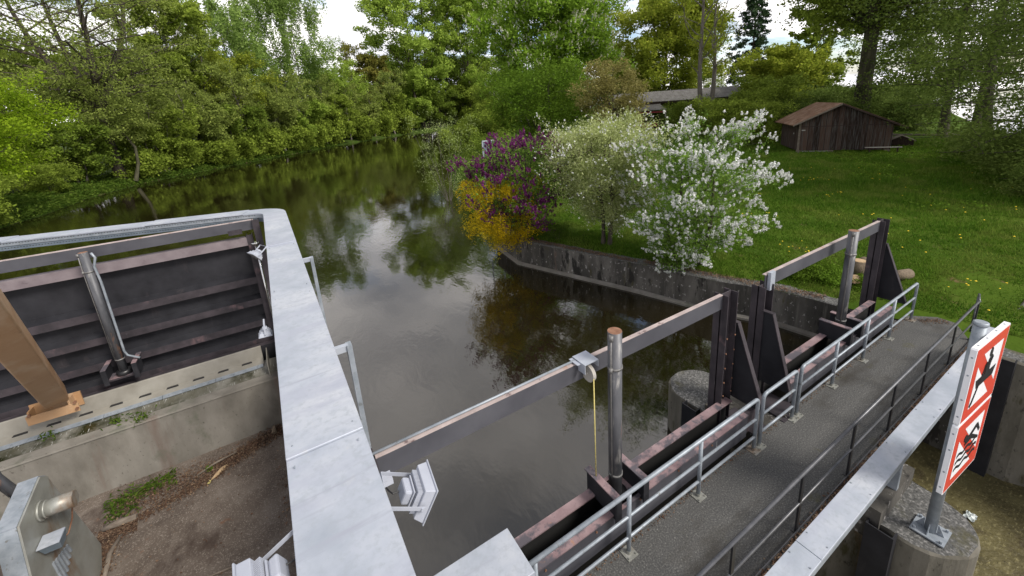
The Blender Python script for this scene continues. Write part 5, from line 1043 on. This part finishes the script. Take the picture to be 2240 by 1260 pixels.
    HG = 'brambles along the right lawn edge'
    hg = plant('bramble', 'dark bramble thicket at the right lawn edge, nearest the picture edge', 'bush', (32.5, 2.2, -.6), 2.6, 2.3, M['lf_dark'], M['bark'], 111, 13125, .14, group=HG, kind='round', cb=.03, nb=30, rise=.2, trunk_r=.05, stems=5, clump=.19, stem_spread=.7)
    for i, (x, y, s) in enumerate(((36, 3.9, 1), (39.8, 5.4, 1.05), (44, 7.0, 1.0), (48.2, 8.6, .95), (52.6, 9.8, .8))):
        copy_plant(hg, (x, y-.6, -.5), (s, s, s), i*1.9+1, 'dark bramble thicket at the right lawn edge, %s from the picture edge' % ordn[i+1], HG)
    WR = 'trees of the wood behind the right bank'
    for i, (x, y, s) in enumerate(((128, 120, 1.2), (112, 140, 1.25), (140, 96, .75), (150, 74, .6), (118, 52, .6), (104, 102, 1.1), (85, 112, .9), (128, 36, 1.0))):
        copy_plant(wp if i % 2 else wp2, (x, y, 0), (s, s, s*.9), i*1.1, '%s green woodland tree behind the right bank, %s' % ('dark' if i % 2 else 'mid', ['behind the maple', 'left of the maple', 'right of the maple', 'below the spruce', 'left of the big poplar', 'behind the chestnut', 'at the river bend', 'behind the big poplar'][i]), WR)
    # undergrowth closing the gaps low down
    hd = plant('garden_bush', 'dark bush directly behind the back wall of the shed', 'bush', (58, 22.5, -.2), 4.6, 3.6, M['lf_dark'], M['bark'], 112, 14000, .20, kind='round', cb=.03, nb=34, rise=.35, trunk_r=.08, stems=4, clump=.17)
    U = 'undergrowth behind the shed and brambles'
    for i, (x, y, s) in enumerate(((62, 27, 1.1), (68, 30, 1.3), (74, 26, 1.2), (80, 32, 1.5), (72, 20, 1.0), (88, 28, 1.5), (76, 38, 1.4), (92, 38, 1.6), (70, 44, 1.3), (66, 52, 1.2), (98, 58, 1.7), (90, 50, 1.6))):
        copy_plant(hd, (x, y, -.2), (s*1.1, s*1.1, s*.85), i*1.3, 'green undergrowth bush behind the shed, %s from the near side' % ordn[i], U)
    UB = 'undergrowth closing the left bank'
    for i, (x, y, s) in enumerate(((4, 134, 1.6), (12, 142, 1.7), (20, 152, 1.8), (28, 162, 1.9), (36, 170, 2.0), (44, 179, 2.1), (53, 187, 2.2), (63, 193, 2.3), (74, 199, 2.4), (85, 203, 2.4), (96, 206, 2.4), (108, 208, 2.4), (120, 208, 2.4), (132, 208, 2.4), (118, 186, 2.2), (130, 190, 2.4))):
        copy_plant(hb, (x, y, -.5), (s*1.5, s*1.5, s*1.1), i*1.3, 'dense green undergrowth behind the left bank bushes, %s going upstream' % ordn[i], UB)
    VL = 'undergrowth behind the maple'
    for i, (x, y, s) in enumerate(((-28, 64, 1.0), (-30, 72, 1.1), (-34, 60, 1.2), (-27, 79, 1.0), (-36, 84, 1.5), (-23, 73, .6))):
        copy_plant(hb, (x, y, -.3), (s*1.3, s*1.3, s*1.1), i*1.7, 'green undergrowth bush behind the bright maple, %s from the water' % ordn[i], VL)
far_trees()

def lawn_cover():
    rg = np.random.default_rng(77); n = 300000
    d = 13.5+48.5*rg.random(n)**1.25; a = R_(90)-R_(rg.uniform(33, 88, n) if False else 0)
    az = np.radians(rg.uniform(32, 90, n)); x = np.sin(az)*d; y = np.cos(az)*d
    k = inside(x, y, RPOLY) & (dist_poly(x, y, WALL) > .28+.25*rg.random(n)) & ~((x < 14.35+.1*rg.random(n)) & (y < 4.3)) & (y > -2)
    bare = ((vnoise(x, y, 1.1, 3) > .58) | (np.hypot((x-17.3)/1.6, (y-2.6)/.7) < 1+.3*vnoise(x, y, 3.1)) | (np.hypot((x-15.6)/1.2, (y-5.0)/.6) < 1)) & (d < 26); k &= ~bare | (rg.random(n) < .25)
    x, y, d = x[k], y[k], d[k]; n = len(x); z = z_right(x, y)-.01
    h = rg.uniform(.05, .16, n)*(1+.45*vnoise(x, y, .8, 1))*np.clip(d/22, .8, 1.6); w = .010*d/14*rg.uniform(.7, 1.4, n)+.004
    an = rg.uniform(0, 6.28, n); lx, ly = rg.normal(0, .4, n)*h, rg.normal(0, .4, n)*h
    p = np.column_stack([x, y, z]); s = np.column_stack([np.cos(an)*w, np.sin(an)*w, np.zeros(n)])
    v = np.stack([p-s, p+s, p+np.column_stack([lx, ly, h])], 1).reshape(-1, 3)
    tag(link('grass', v, np.arange(3*n).reshape(n, 3), M['grass']), 'long green lawn grass behind the retaining wall', kind='stuff')
    # dandelions
    m = 1500; az = np.radians(rg.uniform(40, 88, m)); d = rg.uniform(14, 40, m); x = np.sin(az)*d; y = np.cos(az)*d
    k = inside(x, y, RPOLY) & (vnoise(x, y, .9, 5)+rg.normal(0, .12, m) > .42) & (x > 15) & (y > 1.5) & (dist_poly(x, y, WALL) > 1.5); x, y, d = x[k], y[k], d[k]; m = len(x)
    V = []; F = []
    for i in range(m):
        r = .021*(1+d[i]/45)*rg.uniform(.7, 1.2); z = float(z_right([x[i]], [y[i]])[0])+.12; b = len(V)
        V += [(x[i]+r*math.cos(q), y[i]+r*math.sin(q), z) for q in np.linspace(0, 2*math.pi, 8)[:-1]]+[(x[i], y[i], z+r*.6)]
        F += [(b+j, b+(j+1) % 7, b+7) for j in range(7)]
    tag(link('dandelions', V, F, M['dandelion']), 'yellow dandelion flowers scattered over the lawn', kind='stuff')
    # leafy cover on the left bank
    n = 60000; P = LSHORE[1:9]; segs = [(P[i], P[i+1]) for i in range(len(P)-1)]; Ls = np.array([math.hypot(b[0]-a[0], b[1]-a[1]) for a, b in segs]); idx = rg.choice(len(segs), n, p=(Ls/Ls.sum())); A = np.array([s[0] for s in segs])[idx]; B = np.array([s[1] for s in segs])[idx]
    t = rg.random(n)[:, None]; dd = B-A; L_ = np.linalg.norm(dd, axis=1)[:, None]; nrm = np.column_stack([-dd[:, 1], dd[:, 0]])/L_; off = (rg.random(n)**1.3*9+.15)[:, None]; q = A+dd*t+nrm*off
    bare = (vnoise(q[:, 0], q[:, 1], .35, 2) > .45) & (off[:, 0] > 1.5); q = q[~bare]; z = z_left(q[:, 0], q[:, 1]); c = np.column_stack([q, z+np.abs(rg.normal(0, .22, len(q)))])
    v, f = quads(c, .30, rg, .6, .4); tag(link('bank_plants', v, f, M['plants']), 'bright green herbs covering the left bank slope', kind='stuff')
lawn_cover()
def weeds():
    rg = np.random.default_rng(12); n = 26000
    x = rg.uniform(26, 54, n); y = rg.uniform(4, 22, n); k = inside(x, y, RPOLY) & (vnoise(x, y, .5, 9)+(x-38)*.05-np.abs(y-(x-26)*.42-6)*.12 > -.1); x, y = x[k], y[k]
    c = np.column_stack([x, y, z_right(x, y)+.05+np.abs(rg.normal(0, .10, len(x)))]); v, f = quads(c, .13, rg, .7, .5)
    tag(link('ground_weeds', v, f, M['lf_green2']), 'darker leafy ground cover on the far part of the lawn', kind='stuff')
weeds()

# ------------------------------------------------------------------ shed, barn and garden things
def frame_at(o, p, q):
    """returns a function mapping (along p->q, across, z) to world"""
    d = Vector((q[0]-p[0], q[1]-p[1], 0)).normalized(); n = Vector((-d.y, d.x, 0))
    return lambda a, b, z: Vector((p[0], p[1], 0))+d*a+n*b+Vector((0, 0, z))
def shed():
    p, q = (44.7, 20.3), (48.25, 14.3); L_ = math.hypot(q[0]-p[0], q[1]-p[1]); D = 6.0
    o = empty('wooden_shed', (46.5, 17.3, 0), 'dark red brown plank shed with a leaf strewn gable roof on the lawn', 'shed')
    T0 = frame_at(o, p, q)
    def T(a, b, z): v = T0(a, 0, z); return v+Vector((.77, .638, 0))*b
    def prism(name, poly, b0, b1, m):
        k = MB(); n = len(poly); k.v = [tuple(T(a, b0, z)) for a, z in poly]+[tuple(T(a, b1, z)) for a, z in poly]
        k.f = [tuple(range(n)), tuple(range(n, 2*n))[::-1]]+[(i, n+i, n+(i+1) % n, (i+1) % n) for i in range(n)]; k.m = [0]*len(k.f); return k.build(name, [m], o)
    mid = L_*.42; hl, hr, hm = 2.95, 2.35, 4.35
    prism('wall', [(0, .12), (L_, .12), (L_, hr), (mid, hm), (0, hl-.1)], 0, D, M['planks'])
    def slab(name, pts, th, m):
        k = MB(); k.hexa([T(*a) for a in pts]+[T(a[0], a[1], a[2]+th) for a in pts]); return k.build(name, [m], o)
    slab('roof', [(-.65, -.55, hl-.42), (mid, -.55, hm+.02), (mid, D+.4, hm+.02), (-.65, D+.4, hl-.42)], .07, M['shedroof'])
    slab('roof', [(mid, -.55, hm+.021), (L_+.75, -.55, hr-.28), (L_+.75, D+.4, hr-.28), (mid, D+.4, hm+.021)], .07, M['shedroof'])
    slab('barge_board', [(-.66, -.60, hl-.50), (mid, -.60, hm-.08), (mid, -.56, hm-.08), (-.66, -.56, hl-.50)], .14, M['greywood'])
    slab('barge_board', [(mid, -.60, hm-.08), (L_+.76, -.60, hr-.38), (L_+.76, -.56, hr-.38), (mid, -.56, hm-.08)], .14, M['darkwood'])
    slab('corner_post', [(-.03, -.05, .1), (.14, -.05, .1), (.14, -.004, .1), (-.03, -.004, .1)], 2.7, M['greywood'])
    slab('rail', [(0.15, -.03, 2.35), (L_-.02, -.03, 2.35), (L_-.02, -.004, 2.35), (0.15, -.004, 2.35)], .05, M['darkwood'])
    for i in range(1, 22):
        a = i*L_/22; top = (hl-.1+(hm-hl+.1)*a/mid) if a < mid else (hm+(hr-hm)*(a-mid)/(L_-mid))
        slab('batten', [(a-.02, -.022, .14), (a+.02, -.022, .14), (a+.02, -.002, .14), (a-.02, -.002, .14)], top-.36, M['planks'])
    for a in (.15, 2.6, L_-.25): slab('foundation_stone', [(a-.15, -.06, -.15), (a+.25, -.06, -.15), (a+.25, .3, -.15), (a-.15, .3, -.15)], .265, M['greywood'])
    slab('sill_beam', [(.4, -.05, -.02), (2.5, -.05, -.02), (2.5, -.01, -.02), (.4, -.01, -.02)], .10, M['pale'])
    slab('nameplate', [(.20, -.06, 2.0), (.50, -.06, 2.0), (.50, -.035, 2.0), (.20, -.035, 2.0)], .10, M['pale'])
    slab('door', [(-.05, .9, .15), (-.03, .9, .15), (-.03, 2.2, .15), (-.05, 2.2, .15)], 2.0, M['darkwood'])
    slab('notice', [(-.08, 1.2, 1.6), (-.055, 1.2, 1.6), (-.055, 1.35, 1.6), (-.08, 1.35, 1.6)], .15, M['pale'])
    pl = empty('plank_bench', tuple(T(L_-1, -1.0, 0)), 'thin pale plank bench in front of the shed, near its right corner', 'bench')
    MB().hexa([T(L_-2.1, -1.0, .40), T(L_+.4, -1.0, .40), T(L_+.4, -.75, .40), T(L_-2.1, -.75, .40), T(L_-2.1, -1.0, .45), T(L_+.4, -1.0, .45), T(L_+.4, -.75, .45), T(L_-2.1, -.75, .45)]).build('plank', [M['pale']], pl)
    for a in (L_-1.8, L_+.1): MB().hexa([T(a, -.95, -.1), T(a+.08, -.95, -.1), T(a+.08, -.8, -.1), T(a, -.8, -.1), T(a, -.95, .40), T(a+.08, -.95, .40), T(a+.08, -.8, .40), T(a, -.8, .40)]).build('leg', [M['darkwood']], pl)
    h = empty('small_hut', (52.4, 14.6, 0), 'small dark pitched hut or kennel right of the shed', 'hut')
    T2 = frame_at(h, (51.9, 15.3), (52.6, 13.6)); k = MB(); n = 5
    poly = [(0, -.1), (1.5, -.1), (1.5, .5), (.6, .95), (0, .6)]
    k.v = [tuple(T2(a, 0, z)) for a, z in poly]+[tuple(T2(a, 1.2, z)) for a, z in poly]; k.f = [tuple(range(n)), tuple(range(n, 2*n))[::-1]]+[(i, n+i, n+(i+1) % n, (i+1) % n) for i in range(n)]; k.m = [0]*7
    k.build('hut_body', [M['darkwood']], h)
    MB().hexa([T2(-.15, -.1, .55), T2(.6, -.1, .96), T2(.6, 1.3, .96), T2(-.15, 1.3, .55), T2(-.15, -.1, .6), T2(.6, -.1, 1.01), T2(.6, 1.3, 1.01), T2(-.15, 1.3, .6)]).hexa([T2(.6, -.1, .965), T2(1.65, -.1, .45), T2(1.65, 1.3, .45), T2(.6, 1.3, .965), T2(.6, -.1, 1.015), T2(1.65, -.1, .5), T2(1.65, 1.3, .5), T2(.6, 1.3, 1.015)]).build('hut_roof', [M['greywood']], h)
    f = empty('pole_fence', (57, 13, 0), 'pale horizontal pole fence under the dark trees right of the shed', 'fence')
    MB().tube([(56.8, 17.2, .62), (57.6, 12.0, .60), (55.5, 9.0, .55)], .09, 8).build('rail', [M['greywood']], f, smooth=True)
    for x, y in ((56.9, 16.9), (57.5, 12.6), (55.7, 9.3)): MB().tube([(x, y, -.3), (x, y, .75)], .09, 8).build('post', [M['greywood']], f, smooth=True)
shed()
def barn():
    o = empty('old_barn', (66, 50, 0), 'long low barn with corrugated grey roof half hidden by trees', 'barn')
    p, q = (57.5, 57.5), (84, 43.5); L_ = math.hypot(q[0]-p[0], q[1]-p[1]); T = frame_at(o, p, q)
    def cs(name, a0, a1, b0, b1, z0, z1, m, amp=.05, step=.14):
        v = []; f = []; n = int((a1-a0)/step)
        for i in range(n+1):
            a = a0+(a1-a0)*i/n; w = amp*math.sin(i*math.pi/1.0+.5*math.pi)
            v += [tuple(T(a, b0, z0+w)), tuple(T(a, b1, z1+w)), tuple(T(a, b1, z1+w-.05)), tuple(T(a, b0, z0+w-.05))]
        for i in range(n):
            for k in range(4): f.append((i*4+k, i*4+(k+1) % 4, (i+1)*4+(k+1) % 4, (i+1)*4+k))
        return link(name, v, f, m, o)
    cs('roof', -.5, L_, -.6, 3.6, 5.4, 7.25, M['barnroof']); cs('roof', -.5, L_, 3.6, 8, 7.26, 5.4, M['barnroof'])
    cs('canopy_roof', 2.5, 8.2, -3.8, -.3, 4.0, 4.95, M['barnroof'])
    def bx(name, a0, a1, b0, b1, z0, z1, m, par=o): return MB().hexa([T(a0, b0, z0), T(a1, b0, z0), T(a1, b1, z0), T(a0, b1, z0), T(a0, b0, z1), T(a1, b0, z1), T(a1, b1, z1), T(a0, b1, z1)]).build(name, [m], par)
    bx('wall', 0, L_-.3, 3.2, 3.4, 0, 6.6, M['darkwood']); bx('wall', 0, .2, 0, 7.5, 0, 5.2, M['darkwood']); bx('eave_beam', -.3, L_, -.3, -.1, 5.0, 5.3, M['darkwood'])
    for a in (.3, 4.5, 8.3, 13, 18, 23): bx('post', a, a+.25, -.3, -.05, 0, 5.1, M['greywood'])
    for a in (2.6, 8.0): bx('canopy_post', a, a+.2, -3.6, -3.4, 0, 3.95, M['pale'])
    bx('canopy_beam', 2.5, 8.2, -3.62, -3.42, 3.5, 3.72, M['redpaint'])
    c = empty('farm_cart', tuple(T(5.5, -1.2, 0)), 'dark red farm machine parked under the barn canopy', 'cart')
    bx('cart_body', 4.2, 7.2, -2.2, -.8, .9, 1.7, M['redpaint'], c); bx('cart_deck', 4.0, 7.4, -2.3, -.7, .78, .9, M['darkwood'], c)
    for a in (4.6, 6.8):
        MB().tube([T(a, -2.45, .45), T(a, -2.3, .45)], .45, 16).build('wheel', [M['black']], c)
        MB().tube([T(a, -.7, .45), T(a, -.55, .45)], .45, 16).build('wheel', [M['black']], c)
    b = empty('water_barrel', tuple(T(1.6, -3.6, 0)), 'blue barrel beside the barn canopy', 'barrel')
    MB().tube([T(1.6, -3.6, 0), T(1.6, -3.6, .1), T(1.6, -3.6, .6), T(1.6, -3.6, 1.1), T(1.6, -3.6, 1.2)], [.42, .45, .5, .45, .42], 16).build('barrel_body', [M['bluepaint']], b, smooth=True)
    MB().tube([T(1.6, -3.6, .38), T(1.6, -3.6, .42)], .5, 16).tube([T(1.6, -3.6, .8), T(1.6, -3.6, .84)], .5, 16).build('hoop', [M['black']], b)
barn()
def small_things():
    def log(loc, L_, r, dirv, label, half=False, standing=False):
        o = empty('firewood_log', loc, label, 'log', 'firewood logs behind the far gate post')
        a = Vector(loc); d = Vector(dirv).normalized(); MB().tube([a, a+d*L_*.5, a+d*L_], [r, r*1.03, r*.97], 12, 0, True, 1).build('log_body', [M['logbark'], M['logend']], o, smooth=True)
        MB().tube([a+d*L_, a+d*(L_+.006)], r*.86, 12).build('cut_face', [M['logend']], o)
    log((16.0, 5.05, -.12), .55, .20, (0, 0, 1), 'upright round log behind the far gate post')
    log((15.2, 4.95, .02), .35, .15, (-.6, -.5, .35), 'log with pale cut face in front of the upright log')
    log((15.75, 4.35, .02), .45, .13, (-.3, -.6, .3), 'small split log closest to the gate post flange')
    log((16.6, 4.9, .04), .7, .16, (.7, .5, 0), 'flat log lying left of and behind the upright log')
    log((16.3, 4.25, .05), .6, .16, (.8, -.35, .03), 'grey log lying right of the far gusset plate')
    b = empty('notice_board', (10.7, 19.5, 0), 'grey notice board on posts sticking up behind the purple lilac', 'sign')
    MB().box(10.25, 10.95, 20.0, 20.03, 3.55, 4.35).build('board', [M['bluegalv']], b)
    MB().box(10.2, 10.24, 19.98, 20.05, -.3, 4.42).box(10.96, 11.0, 19.98, 20.05, -.3, 4.42).box(10.2, 11.0, 19.97, 20.06, 4.36, 4.42).build('frame', [M['galv']], b)
    tag(MB().tube([(10.4, 12.5, WATER+.002), (10.8, 12.9, WATER+.004)], .01, 4).build('floating_twig', [M['greywood']], loc=(10.4, 12.5, WATER)), 'thin twig floating on the water near the wall', 'twig') if 0 else None
    c = empty('garden_chair', (88, 37, 0), 'tiny white garden chair among the trees left of the shed', 'chair')
    MB().box(87.7, 88.3, 36.7, 37.3, .45, .52).build('seat', [M['white']], c); MB().box(88.25, 88.3, 36.7, 37.3, .52, 1.2).build('backrest', [M['white']], c)
    for x in (87.72, 88.25):
        for y in (36.72, 37.25): MB().box(x, x+.05, y, y+.05, -.1, .45).build('leg', [M['white']], c)
small_things()
